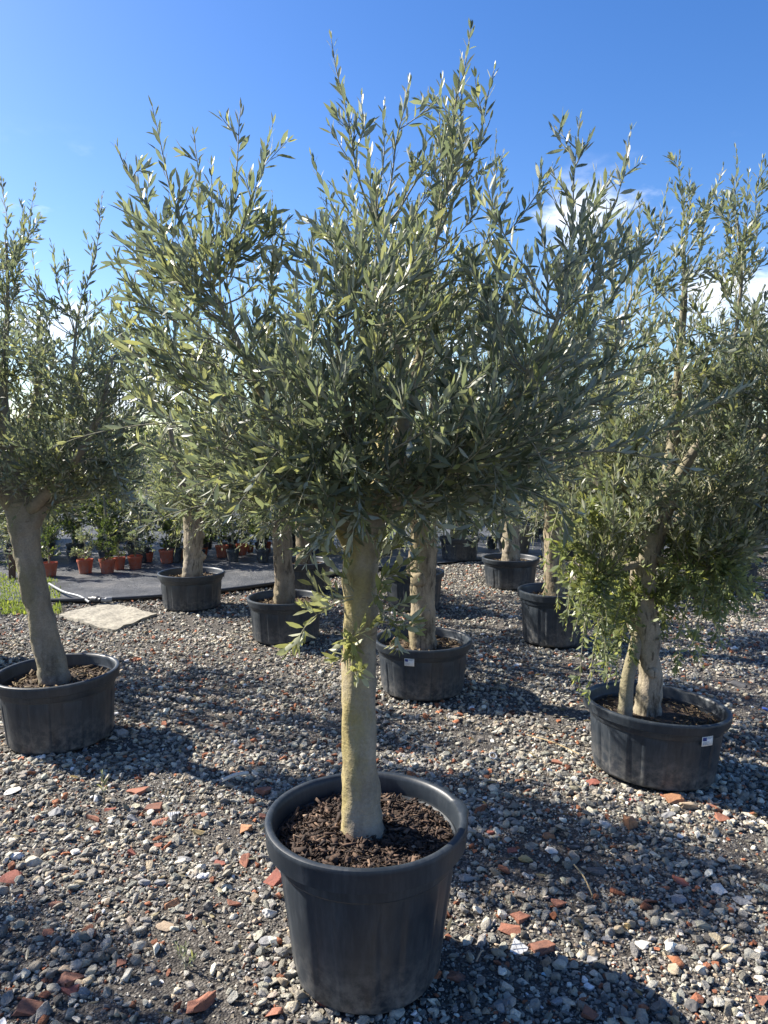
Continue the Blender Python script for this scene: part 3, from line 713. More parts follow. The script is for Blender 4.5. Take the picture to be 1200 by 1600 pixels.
# ================================================================== tree with low skirts of leaves
YR = G(1018, 1200).y
rc = Vector((G(1018, 1200).x, YR, 0))
potR = make_pot(shallow_a, chips_mesh(0.29, 0.272, 620, 0.014, 19, M['soil_chip'], 0.1), rc, 'low dark oval pot with white tag under the split pale trunk', GL, -0.5, (1.07, 0.92, 0.97), tilt=(0.0, 0.03))
sticker(potR, 0.2985, 0.262, -0.66, 0.062, 0.046)
def PR(px, py, dy=0.0): return AT(px, py, YR + dy)
tr_ = PR(1010, 1128); tr_.z = 0.24
trunkR = ([tr_, PR(1012, 1100), PR(1016, 1055), PR(1010, 1010), PR(1001, 960), PR(1006, 900), PR(1018, 840), PR(1040, 780)], [.068, .054, .050, .060, .072, .058, .060, .050])
limbsR = [([PR(1002, 975, -.02), PR(990, 1020, -.035), PR(980, 1070, -.045), PR(976, 1126, -.05)], [.030, .030, .030, .037]),
          ([PR(1035, 800), PR(1070, 730), PR(1110, 660), PR(1138, 580), PR(1158, 450), PR(1152, 340)], [.040, .027, .018, .012, .007, .004]),
          ([PR(1012, 850), PR(985, 780, -.05), PR(960, 690, -.1), PR(950, 590, -.1), PR(985, 470, -.05)], [.040, .028, .018, .011, .006]),
          ([PR(1020, 840), PR(1090, 790, -.15), PR(1170, 720, -.25), PR(1240, 600, -.25), PR(1280, 480, -.2)], [.030, .020, .013, .008, .004]),
          ([PR(1035, 800), PR(1050, 700, .2), PR(1060, 580, .3), PR(1070, 450, .25), PR(1065, 370, .2)], [.04, .03, .022, .014, .007]),
          ([PR(1012, 860), PR(970, 810, .2), PR(920, 730, .35), PR(890, 640, .35)], [.038, .028, .02, .009]),
          ([PR(1015, 870), PR(1060, 880, -.12), PR(1110, 890, -.2)], [.022, .014, .007]),
          ([PR(1005, 880), PR(965, 890, -.12), PR(930, 900, -.18)], [.022, .014, .007])]
crR = Crown(31, 0.022, (0.050, 0.0130), 0.0023)
nodesR = limb_nodes(limbsR[1:], .2)
topR = [(835, 680), (880, 600), (940, 500), (1000, 400), (1060, 340), (1100, 320), (1150, 300), (1195, 330), (1280, 400), (1350, 560)]
botR = [(835, 740), (880, 800), (950, 820), (1080, 830), (1180, 830), (1300, 760), (1350, 660)]
fill_crown(crR, nodesR, YR, topR, botR, 1080, 265, 400, 0.68, 835, 1350, bias=230, side=0.22, side_len=0.19)
for px, py, dy in ((1062, 243, 0), (1078, 270, .1), (1150, 232, 0), (1192, 248, .1), (1000, 318, 0), (985, 345, .1), (1045, 285, -.1), (1110, 300, .15), (1010, 400, -.15), (1240, 300, 0), (960, 440, .1), (920, 520, 0), (1170, 270, -.2), (1130, 260, .2)):
    tip = PR(px, py, dy); s = min(nodesR, key=lambda q: (q - tip).length + (1 if q.z > tip.z - .4 else 0))
    crR.reach(s, tip, bare=0.15, side=0.2, side_len=0.14)
# the skirt: short bright shoots round the trunk, some hanging
crK = Crown(33, 0.0155, (0.041, 0.0140), 0.0018)
for k in range(165):
    px = crK.rng.choice([crK.rng.uniform(880, 1005), crK.rng.uniform(1000, 1190)])
    lo = np.interp(px, [880, 920, 985, 1010, 1100, 1190], [960, 1075, 1075, 1010, 1040, 980])
    py = crK.rng.uniform(800, lo)
    if 985 < px < 1035 and py > 930: continue
    dy = crK.rng.uniform(-.42, .3) * (1 if abs(px - 1010) > 60 else .6)
    tip = PR(px, py, dy)
    s = min(nodesR + [PR(1005, 930)], key=lambda q: (q - tip).length)
    if .08 < (s - tip).length: crK.reach(s, tip, bare=0.25, side=0.35, side_len=0.09, arch=True)
for px, y0_, y1_ in ((905, 980, 1075), (930, 950, 1010), (885, 900, 980), (962, 1000, 1065), (1055, 985, 1050), (870, 870, 950), (1085, 960, 1030), (920, 1010, 1095), (850, 850, 925), (1120, 940, 1010), (985, 970, 1035), (945, 1000, 1060)):
    dy = crK.rng.uniform(-.4, -.1)
    crK.dress(spline([PR(px + 25, y0_ - 60, dy + .1), PR(px + 8, y0_, dy), PR(px, y1_, dy)], 15), .0024, .0012, .1, .3, .06, 1, .15)
crK.lv = [l for l in crK.lv if l[0].z > 0.33]
kn = Vector((0, 0, 0))
def knob(base, c, r, seed, mat):
    bm = bmesh.new(); bmesh.ops.create_icosphere(bm, subdivisions=3, radius=r)
    for v in bm.verts: v.co = v.co * (1 + .3 * mnoise.noise(v.co * 22 + Vector((seed, 0, 0)))) ; v.co.y *= .9
    for f in bm.faces: f.smooth = True
    me = bpy.data.meshes.new('burl'); bmesh.ops.translate(bm, verts=bm.verts, vec=c - base); bm.to_mesh(me); bm.free(); me.materials.append(mat); return me
crR_main = crR
treeR = build_tree('olive_tree', rc, 'tall olive tree with split pale trunk and leafy low shoots above the tagged oval pot', trunkR, limbsR, crR, M['bark_pale'], M['leaf'], False, 300, limb_mat=M['bark_grey'], gnarl=1.35,
                   extras=[('burl', knob(rc, PR(1021, 1050, -.052), .028, 1, M['bark_pale']))])
tw = [([Vector(q) - rc for q in p], r) for p, r in crK.tw]
o = link('skirt_twigs', tubes_mesh('skirt_twigs', tw, 3, M['twig']), treeR); o['kind'] = 'stuff'
V, T, Q, A = leaf_arrays(crK.lv, False)
o = link('skirt_foliage', mesh_np('skirt_foliage', V - np.array(tuple(rc)), T, Q, M['leaf_bright'], False, A), treeR); o['kind'] = 'stuff'

# ================================================================== the rows behind: prototypes copied
def proto_tree(seed, h, rcrown, n, bark, leafm, fork=1.05, lean=(0, 0), leaf=(0.06, .0135), r=0.075, dens=.2, inter=.028, low=0.0, tw=2, rough=.16, knobs=()):
    """an olive tree in its own space: base at the origin"""
    rng = random.Random(seed); cr = Crown(seed, inter, leaf, .0028)
    z0 = 0.24
    top = Vector((lean[0], lean[1], fork))
    trunk = ([Vector((0, 0, z0)), Vector((.0, 0, z0 + .06)), Vector((lean[0] * .4, lean[1] * .4, z0 + (fork - z0) * .45)), top], [r * 1.25, r * 1.02, r * .9, r * .95])
    limbs = []
    nl = 5
    for k in range(nl):
        a = 2 * math.pi * k / nl + rng.uniform(-.4, .4); q = rcrown * rng.uniform(.35, .6)
        dx, dy = math.cos(a), math.sin(a)
        limbs.append(([top + Vector((0, 0, -.06)), top + Vector((dx * q * .35, dy * q * .35, .18)), top + Vector((dx * q * .8, dy * q * .8, (h - fork) * .38)), top + Vector((dx * q, dy * q, (h - fork) * .68))], [r * .5, r * .3, r * .17, r * .07]))
    limbs.append(([top, top + Vector((.03, .02, (h - fork) * .3)), top + Vector((-.03, .03, (h - fork) * .7))], [r * .5, r * .25, r * .07]))
    nodes = limb_nodes(limbs, .2)
    for k in range(n):
        v = rng.random() ** 0.85
        z = fork - .22 - low + v * (h - fork + .22 + low) * .93
        prof = rcrown * math.sin(math.pi * (0.16 + .80 * v) ** .8) ** .7
        a = rng.uniform(0, 6.283); rr = prof * math.sqrt(rng.uniform(.05, 1)) * (1 + .25 * math.sin(3 * a + seed))
        tip = top * 0 + Vector((top.x + rr * math.cos(a), top.y + rr * math.sin(a), z + (rng.expovariate(6) if v > .6 else 0)))
        s = min(nodes, key=lambda q: (q - tip).length + (.8 if q.z > tip.z - .1 and z > fork else 0) + rng.uniform(0, .15))
        if (s - tip).length < .1: continue
        cr.reach(s, tip, bare=.3, side=dens, side_len=.18, arch=z < fork)
    return trunk, limbs, cr
protos = {}
def proto(key, bark, leafm, **kw):
    trunk, limbs, cr = proto_tree(bark=bark, leafm=leafm, **kw)
    rg = random.Random(kw['seed']); ex = []
    if bark is not M['bark_brown'] and kw['seed'] < 44:
        for zz in (.52, .74, kw['fork'] - .12):
            a = rg.uniform(3.5, 6.0); q = kw['r'] * .72
            ex.append(('burl', knob(Vector((0, 0, 0)), Vector((math.cos(a) * q, math.sin(a) * q, zz)), kw['r'] * rg.uniform(.4, .6), zz * 9, bark)))
    o = build_tree('olive_tree', Vector((0, 0, 0)), '', trunk, limbs, cr, bark, leafm, False, 0, extras=ex, gnarl=0.95, limb_mat=M['bark_grey'], sides=20, twig_step=2)
    protos[key] = o
    return o
proto('a', M['bark_rough'], M['leaf'], seed=41, h=2.62, rcrown=.72, n=215, fork=1.12, r=.088, low=.12)
proto('b', M['bark_brown'], M['leaf'], seed=42, h=2.45, rcrown=.78, n=215, fork=1.02, r=.088, lean=(.05, 0), low=.12)
proto('c', M['bark_pale'], M['leaf'], seed=43, h=2.75, rcrown=.74, n=215, fork=1.0, r=.10, low=.2)
proto('far', M['bark_grey'], M['leaf'], seed=44, h=2.3, rcrown=.85, n=110, fork=.85, r=.08, leaf=(.085, .024), inter=.045, low=.75)
proto('far2', M['bark_grey'], M['leaf'], seed=45, h=2.5, rcrown=.8, n=110, fork=.95, r=.08, leaf=(.085, .024), inter=.045, low=.7)
used = set()
def place(key, loc, rz, label, group, sc=1.0, cat='olive tree'):
    if key in used: o = copy_tree(protos[key])
    else: o = protos[key]; used.add(key)
    o.location = loc; o.rotation_euler = (.05 * math.sin(rz * 3), .05 * math.cos(rz * 5), rz); o.scale = (sc, sc, sc)
    return props(o, label, cat, group)
GT = 'olive trees standing in low dark pots behind'
mid = [  # px, py of the base centre, pot scale, height scale, tree, turn, tree scale, pot label, tree label
    (660, 1075, 1.0, .97, 'a', 0.4, 1.0, 'low dark pot with white tag just behind the front trunk', 'olive tree with scarred rough pale trunk in the tagged pot behind'),
    (447, 996, 1.0, 1.0, 'b', 1.9, 1.0, 'low dark pot with deep shadow inside, beside the long hanging shoot', 'olive tree with plain brown trunk at the edge of the gravel clearing'),
    (300, 947, 1.02, 1.0, 'c', 3.0, .96, 'low dark pot half on the black sheet near the concrete slab', 'olive tree with knotted short trunk beside the black sheet'),
    (475, 921, 1.0, .95, 'b', 4.2, .98, 'low dark pot directly behind the clearing pot, touching the sheet', 'olive tree mostly hidden behind the plain brown trunk'),
    (797, 915, 1.02, .95, 'c', 5.1, 1.0, 'low dark pot alone on open gravel, short trunk visible above it', 'olive tree whose short trunk shows over the lone pot on open gravel'),
    (866, 1000, .95, 1.22, 'a', 2.4, .98, 'taller dark pot in deep shade overhung by bright low sprigs', 'olive tree behind the low bright sprigs of the split-trunk tree'),
    (646, 948, .95, 1.05, 'b', 0.2, 1.0, 'dark pot peeking out behind the tagged pot', 'olive tree standing hidden behind the scarred trunk'),
    (1137, 922, 1.0, 1.0, 'c', 1.2, .98, 'sunlit low pot glimpsed under the skirt of hanging leaves', 'olive tree behind the leafy skirt, trunk hidden'),
]
for px, py, s, hs_, key, rz, ts, pl, tlb in mid:
    c = G(px, py)
    p = make_pot(shallow_a, shallow_chips, c, pl, GL, rz, (s, s, hs_))
    if px == 660: sticker(p, 0.2975, 0.262, -1.90 - rz, .062, .048)
    place(key, c, rz, tlb, GT, ts)
# more trees in rows beyond
rng = random.Random(77)
GF = 'olive trees in the far rows'
far = []
for y, x0, x1, dx in ((8.6, 2.6, 6.4, 1.25), (10.2, 1.2, 7.6, 1.3), (12.6, -8.6, 8.6, 1.4), (15.6, -10, 10.5, 1.5), (19.5, -13, 13, 1.8)):
    x = x0
    while x <= x1:
        far.append((x + rng.uniform(-.2, .2), y + rng.uniform(-.35, .35))); x += dx
for k, (x, y) in enumerate(far):
    z = 0.0
    place('far' if k % 2 else 'far2', Vector((x, y, z)), rng.uniform(0, 6.28), 'bushy olive tree merging into the dense rows at the back', GF, rng.uniform(.88, 1.08))
    if y < 13:
        make_pot(shallow_a, None, Vector((x, y, 0.003)), 'low dark pot in shade among the dense back rows', 'dark pots of the far rows', rng.uniform(0, 6), (.9, .9, .9))
# trees of the same rows standing just outside the picture, whose shade falls into it
for x, y, key, rz in ((-3.3, 2.9, 'b', .7), (-3.15, 5.3, 'c', 2.2)):
    place(key, Vector((x, y, 0)), rz, 'olive tree of the near row, its crown shading the ' + ('lower corner' if y < 4 else 'gravel by the leaning tree'), 'olive trees outside the picture', 1.0)
    make_pot(shallow_a, None, Vector((x, y, 0)), 'low dark pot beyond the picture edge, ' + ('nearer one' if y < 4 else 'farther one, by the leaning tree'), 'pots outside the picture', rz)

# ================================================================== the black sheet, its pipe and small pots
def sheet():
    V, Q = [], []
    front = MAT_EDGE; ny = 60
    xs = np.linspace(front[0][0] - 6, front[-1][0], 240)
    fx = [p[0] for p in front]; fy = [p[1] for p in front]
    for j in range(ny):
        for x in xs:
            y0_ = float(np.interp(x, fx, fy)) + 0.05 * mnoise.noise(Vector((x * 2, 3, 0)))
            if x < front[0][0]: y0_ = fy[0] + (front[0][0] - x) * .9 + .3
            y = y0_ + (24 - y0_) * (j / (ny - 1)) ** 2
            V.append((x, y, 0.006 + 0.010 * abs(mnoise.noise(Vector((x * 1.6, y * 2.2, 1)))) + 0.045 * max(0, mnoise.noise(Vector((x * 0.9 + y * 1.5, y * 0.35, 7))) - .15)))
    n = len(xs)
    for j in range(ny - 1):
        for i in range(n - 1): Q.append((j * n + i, j * n + i + 1, (j + 1) * n + i + 1, (j + 1) * n + i))
    o = link('ground_sheet', mesh_np('ground_sheet', V, quads=Q, mat=M['sheet'], smooth=True))
    o['kind'] = 'structure'
sheet()
def tube_thing(name, pts, r, mat, label, cat, n=30, sides=8):
    V, Q = tube_arrays(spline(pts, n), [r] * n, sides)
    b0 = pts[0]; me = mesh_np(name, V - np.array(tuple(b0)), quads=Q, mat=mat, smooth=True)
    o = link(name, me); o.location = b0; return props(o, label, cat)
hose = tube_thing('irrigation_hose', [Vector((-3.62, 7.32, .03)), Vector((-2.75, 7.40, .03)), Vector((-2.0, 7.70, .03)), Vector((-1.25, 8.25, .03)), Vector((-.4, 9.05, .03)), Vector((.7, 9.85, .03))], .022, M['pipe_black'], 'black irrigation hose along the edge of the black ground sheet', 'hose')
def G3(px, py, z): return G(px, py, z)
pipe = empty('water_pipe', G(100, 925), 'pale grey bent water pipe with a dark screw fitting at its end', 'pipe')
def pipe_part(nm, pts, r, mat, n=14):
    V, Q = tube_arrays(spline(pts, n), r if isinstance(r, list) else [r] * n, 10)
    link(nm, mesh_np(nm, V - np.array(tuple(pipe.location)), quads=Q, mat=mat, smooth=True), pipe)
pipe_part('tube', [G3(77, 912, .05), G3(100, 925, .05), G3(125, 932, .04), G3(140, 941, .03)], .014, M['pipe_grey'])
pipe_part('fitting', [G3(140, 936, .05), G3(150, 937, .05), G3(158, 938, .05)], [.028] * 4 + [.038] * 6 + [.028] * 4, M['pipe_black'])
pipe_part('coupling', [G3(158, 938, .05), G3(175, 937, .05)], [.022] * 6 + [.03] * 8, M['pipe_grey'])

# concrete slab
bm = bmesh.new()
cs = [G(93, 961), G(168, 943), G(246, 960), G(176, 986)]
bot_ = [bm.verts.new((c.x, c.y, -.03)) for c in cs]; topv = [bm.verts.new((c.x, c.y, .010)) for c in cs]
bm.faces.new(topv[::-1])
for i in range(4): bm.faces.new((bot_[i], bot_[(i + 1) % 4], topv[(i + 1) % 4], topv[i]))
bmesh.ops.recalc_face_normals(bm, faces=bm.faces)
bmesh.ops.subdivide_edges(bm, edges=bm.edges, cuts=14, use_grid_fill=True)
for v in bm.verts: v.co += Vector((mnoise.noise(v.co * 9), mnoise.noise(v.co * 9 + Vector((5, 0, 0))), .55 * mnoise.noise(v.co * 7 + Vector((0, 8, 0))))) * .030
me = bpy.data.meshes.new('concrete_slab'); bm.to_mesh(me); bm.free()
props(link('concrete_slab', me, None, M['concrete']), 'flat pale worn concrete slab lying on the gravel before the sheet', 'slab')
# brown post
bm = bmesh.new(); bmesh.ops.create_cube(bm, size=1.0)
pb = G(19, 905)
for v in bm.verts: v.co = Vector((v.co.x * .07, v.co.y * .07, v.co.z * .42 + .17))
bmesh.ops.bevel(bm, geom=list(bm.edges), offset=.006, segments=1, affect='EDGES')
me = bpy.data.meshes.new('wooden_post'); bm.to_mesh(me); bm.free()
o = props(link('wooden_post', me, None, M['wood_brown']), 'short brown wooden post beside the green grass patch', 'post'); o.location = pb; o.rotation_euler = (.03, .05, .3)

# small pots with shrubs
def small_pot_mesh(mat):
    prof = [(.066, 0), (.072, .003), (.074, .01), (.094, .155), (.100, .157), (.102, .185), (.100, .190), (.095, .190), (.092, .17), (.088, .14)]
    V, Q = lathe(prof, 28); T = cap(V, Q, 28, 0, False)
    V.append((0, 0, .165)); c = len(V) - 1; k0 = 9 * 28
    T = list(T) + [(k0 + i, k0 + (i + 1) % 28, c) for i in range(28)]
    me = mesh_np('small_pot', V, tris=T, quads=Q, mat=mat); smooth_by_angle(me, 40); return me
def shrub(seed, h, r, n, leaf, leafm):
    cr = Crown(seed, .022, leaf, .002); rg = cr.rng
    nodes = [Vector((rg.uniform(-.02, .02), rg.uniform(-.02, .02), z)) for z in np.linspace(.2, .2 + h * .55, 8)]
    for k in range(n):
        a = rg.uniform(0, 6.283); v = rg.random(); rr = r * math.sqrt(rg.random()) * math.sin(math.pi * (.2 + .7 * v))
        tip = Vector((rr * math.cos(a), rr * math.sin(a), .17 + .08 * h + v * h))
        s = min(nodes, key=lambda q: (q - tip).length + (.3 if q.z > tip.z else 0))
        if (s - tip).length > .05: cr.reach(s, tip, bare=.1, side=.25, side_len=.1)
    return ([Vector((0, 0, .16)), Vector((.004, 0, .2 + h * .3)), Vector((-.005, .004, .2 + h * .6))], [.012, .009, .005]), cr
so_mesh = small_pot_mesh(M['pot_orange'])
sp_protos = []
for sd, h, r, n, lf, lm in ((51, .42, .18, 26, (.04, .014), M['leaf_dark']), (52, .36, .2, 24, (.045, .014), M['leaf']), (53, .55, .2, 30, (.04, .015), M['leaf_dark'])):
    tr, cr = shrub(sd, h, r, n, lf, lm)
    o = build_tree('potted_shrub', Vector((0, 0, 0)), '', None, [tr], cr, M['twig'], lm, False, cat='shrub'); sp_protos.append(o)
tr, cr = shrub(54, .80, .30, 62, (.052, .018), M['leaf_bright'])
sp_protos.append(build_tree('potted_shrub', Vector((0, 0, 0)), '', None, [tr], cr, M['twig'], M['leaf_bright'], False, cat='shrub'))
tr, cr = shrub(55, .95, .28, 62, (.052, .017), M['leaf'])
sp_protos.append(build_tree('potted_shrub', Vector((0, 0, 0)), '', None, [tr], cr, M['twig'], M['leaf'], False, cat='shrub'))
sp_used = set()
def place_shrub(k, loc, rz, sc, label, group):
    if k in sp_used: o = copy_tree(sp_protos[k])
    else: o = sp_protos[k]; sp_used.add(k)
    o.location = loc; o.rotation_euler = (0, 0, rz); o.scale = (sc, sc, sc); return props(o, label, 'shrub', group)
orange = [(78, 905, 28, 'leaning beside the thick leaning trunk'), (134, 900, 28, 'first in the open row on the black sheet'), (168, 900, 29, 'second in the open row on the black sheet'),
          (186, 894, 24, 'tucked behind the second pot of the row'), (212, 893, 26, 'third in the open row, its side in shade'), (232, 882, 19, 'small, behind the shaded third pot'),
          (261, 884, 27, 'just before the knotted short trunk'), (279, 879, 20, 'half behind the knotted short trunk'), (318, 873, 17, 'peeking out past the knotted trunk'),
          (347, 875, 24, 'standing between two trunks'), (378, 871, 22, 'paired with a smaller one on the sheet'), (391, 867, 14, 'smaller one of a pair on the sheet'),
          (416, 867, 20, 'with a pale weed in it near the clearing pot'), (431, 862, 13, 'behind the one with a pale weed'), (497, 866, 16, 'behind the plain brown trunk'), (507, 862, 12, 'last behind the plain brown trunk'),
          (598, 862, 18, 'seen past the front trunk under the leaves'), (625, 858, 14, 'far off beside the scarred trunk')]
GO = 'orange pots on the black sheet'
for k, (px, py, w, lab) in enumerate(orange):
    c = G(px, py - 3); c.z = .012; s = w * c.y / FPX / .204 * .90
    o = link('plant_pot', so_mesh); o.location = c; o.scale = (s, s, s * .95); o.rotation_euler = (rng.uniform(-.04, .04), rng.uniform(-.04, .04), rng.uniform(0, 6))
    props(o, 'small orange pot ' + lab, 'plant pot', GO)
    place_shrub(k % 3, c, rng.uniform(0, 6), s * rng.uniform(.85, 1.15), 'leafy shrub in the orange pot ' + lab, 'shrubs in orange pots')
# rows of shrubs in black pots behind them
sb_mesh = small_pot_mesh(M['pot'])
for row, (y, x0, x1, dx) in enumerate(((9.9, -5.4, -.9, .42), (10.6, -6.2, .3, .44), (11.4, -6.8, 2.0, .50))):
    x = x0
    while x < x1:
        c = Vector((x + rng.uniform(-.1, .1), y + rng.uniform(-.1, .1), .012)); s = rng.uniform(.85, 1.15)
        o = link('plant_pot', sb_mesh); o.location = c; o.scale = (s, s, s); o.rotation_euler = (0, 0, rng.uniform(0, 6))
        props(o, 'small black pot in the packed shrub rows on the sheet', 'plant pot', 'black pots in the shrub rows')
        place_shrub(rng.randrange(3, 5) if row else rng.randrange(3), c, rng.uniform(0, 6), rng.uniform(1.0, 1.5) if row else rng.uniform(1.5, 2.1), 'dark leafy shrub packed in rows behind the orange pots', 'shrubs packed in rows')
        x += dx
# grey tray pots on the far gravel
for px, py, w, lab in ((803, 864, 62, 'grey nursery pot behind the lone pot on gravel'), (912, 872, 30, 'pale grey pot glimpsed under the leaves')):
    c = G(px, py); o = link('plant_pot', small_pot_mesh(M['pot_grey'])); s = w * c.y / FPX / .204; o.location = c; o.scale = (s, s, s * .8); props(o, lab, 'plant pot', 'grey nursery pots')

# grass by the sheet
def blades(name, n, region, h, w, mat, seed):
    rg = np.random.default_rng(seed); lv = []
    for k in range(n):
        p = region(rg)
        if p is None: continue
        a = rg.uniform(0, 6.283); lean = rg.uniform(.1, .7)
        ax = Vector((math.cos(a) * lean, math.sin(a) * lean, 1)).normalized(); nn = Vector((math.cos(a), math.sin(a), .2))
        lv.append((p, ax, nn, h * rg.uniform(.5, 1.3), w * rg.uniform(.7, 1.3), rg.random()))
    V, T, Q, A = leaf_arrays(lv, False); o = link(name, mesh_np(name, V, T, Q, mat, False, A)); o['kind'] = 'stuff'; return o
def grass_spot(rg):
    px, py = rg.uniform(-160, 95), rg.uniform(880, 962)
    if mnoise.noise(Vector((px * .03, py * .05, 2))) < -.12: return None
    if px > 60 and py < 905: return None
    return G(px, py, -.01)
props(blades('grass', 11000, grass_spot, .045, .010, M['grass'], 8), 'low green grass and weeds beside the sheet', 'grass')

# ================================================================== loose rubble one can pick out
def hull_mesh(name, seed, dims, n=14, flat=False, mat=None, bev=0.05, jag=0.0, lump=False):
    rg = random.Random(seed); bm = bmesh.new()
    for k in range(n):
        if lump: bm.verts.new([rg.choice((-1, 1)) * (1 - abs(rg.gauss(0, .28))) for _ in range(3)]); continue
        v = Vector((rg.gauss(0, 1), rg.gauss(0, 1), rg.gauss(0, 1))).normalized()
        if flat: v = Vector((v.x, v.y, 0)).normalized() * rg.uniform(.75, 1.0)
        bm.verts.new(v * rg.uniform(.85, 1.0)) if not flat else (bm.verts.new((v.x, v.y, .8 + rg.uniform(0, .2))), bm.verts.new((v.x * .93, v.y * .93, -.8)))
    bmesh.ops.convex_hull(bm, input=bm.verts)
    for v in [v for v in bm.verts if not v.link_faces]: bm.verts.remove(v)
    bmesh.ops.dissolve_limit(bm, angle_limit=rad(9), verts=bm.verts, edges=bm.edges)
    if bev: bmesh.ops.bevel(bm, geom=list(bm.edges), offset=bev, segments=1, affect='EDGES', clamp_overlap=True)
    bmesh.ops.triangulate(bm, faces=bm.faces)
    if jag:
        bmesh.ops.subdivide_edges(bm, edges=bm.edges, cuts=1)
        for v in bm.verts: v.co *= 1 + jag * mnoise.noise(v.co * 2.4 + Vector((seed, 0, 0)))
    for v in bm.verts: v.co = Vector((v.co.x * dims[0], v.co.y * dims[1], v.co.z * dims[2]))
    bmesh.ops.recalc_face_normals(bm, faces=bm.faces)
    me = bpy.data.meshes.new(name); bm.to_mesh(me); bm.free()
    if mat: me.materials.append(mat)
    return me
B_, Rk, Tl = 'brick_fragment', 'rock', 'tile_fragment'
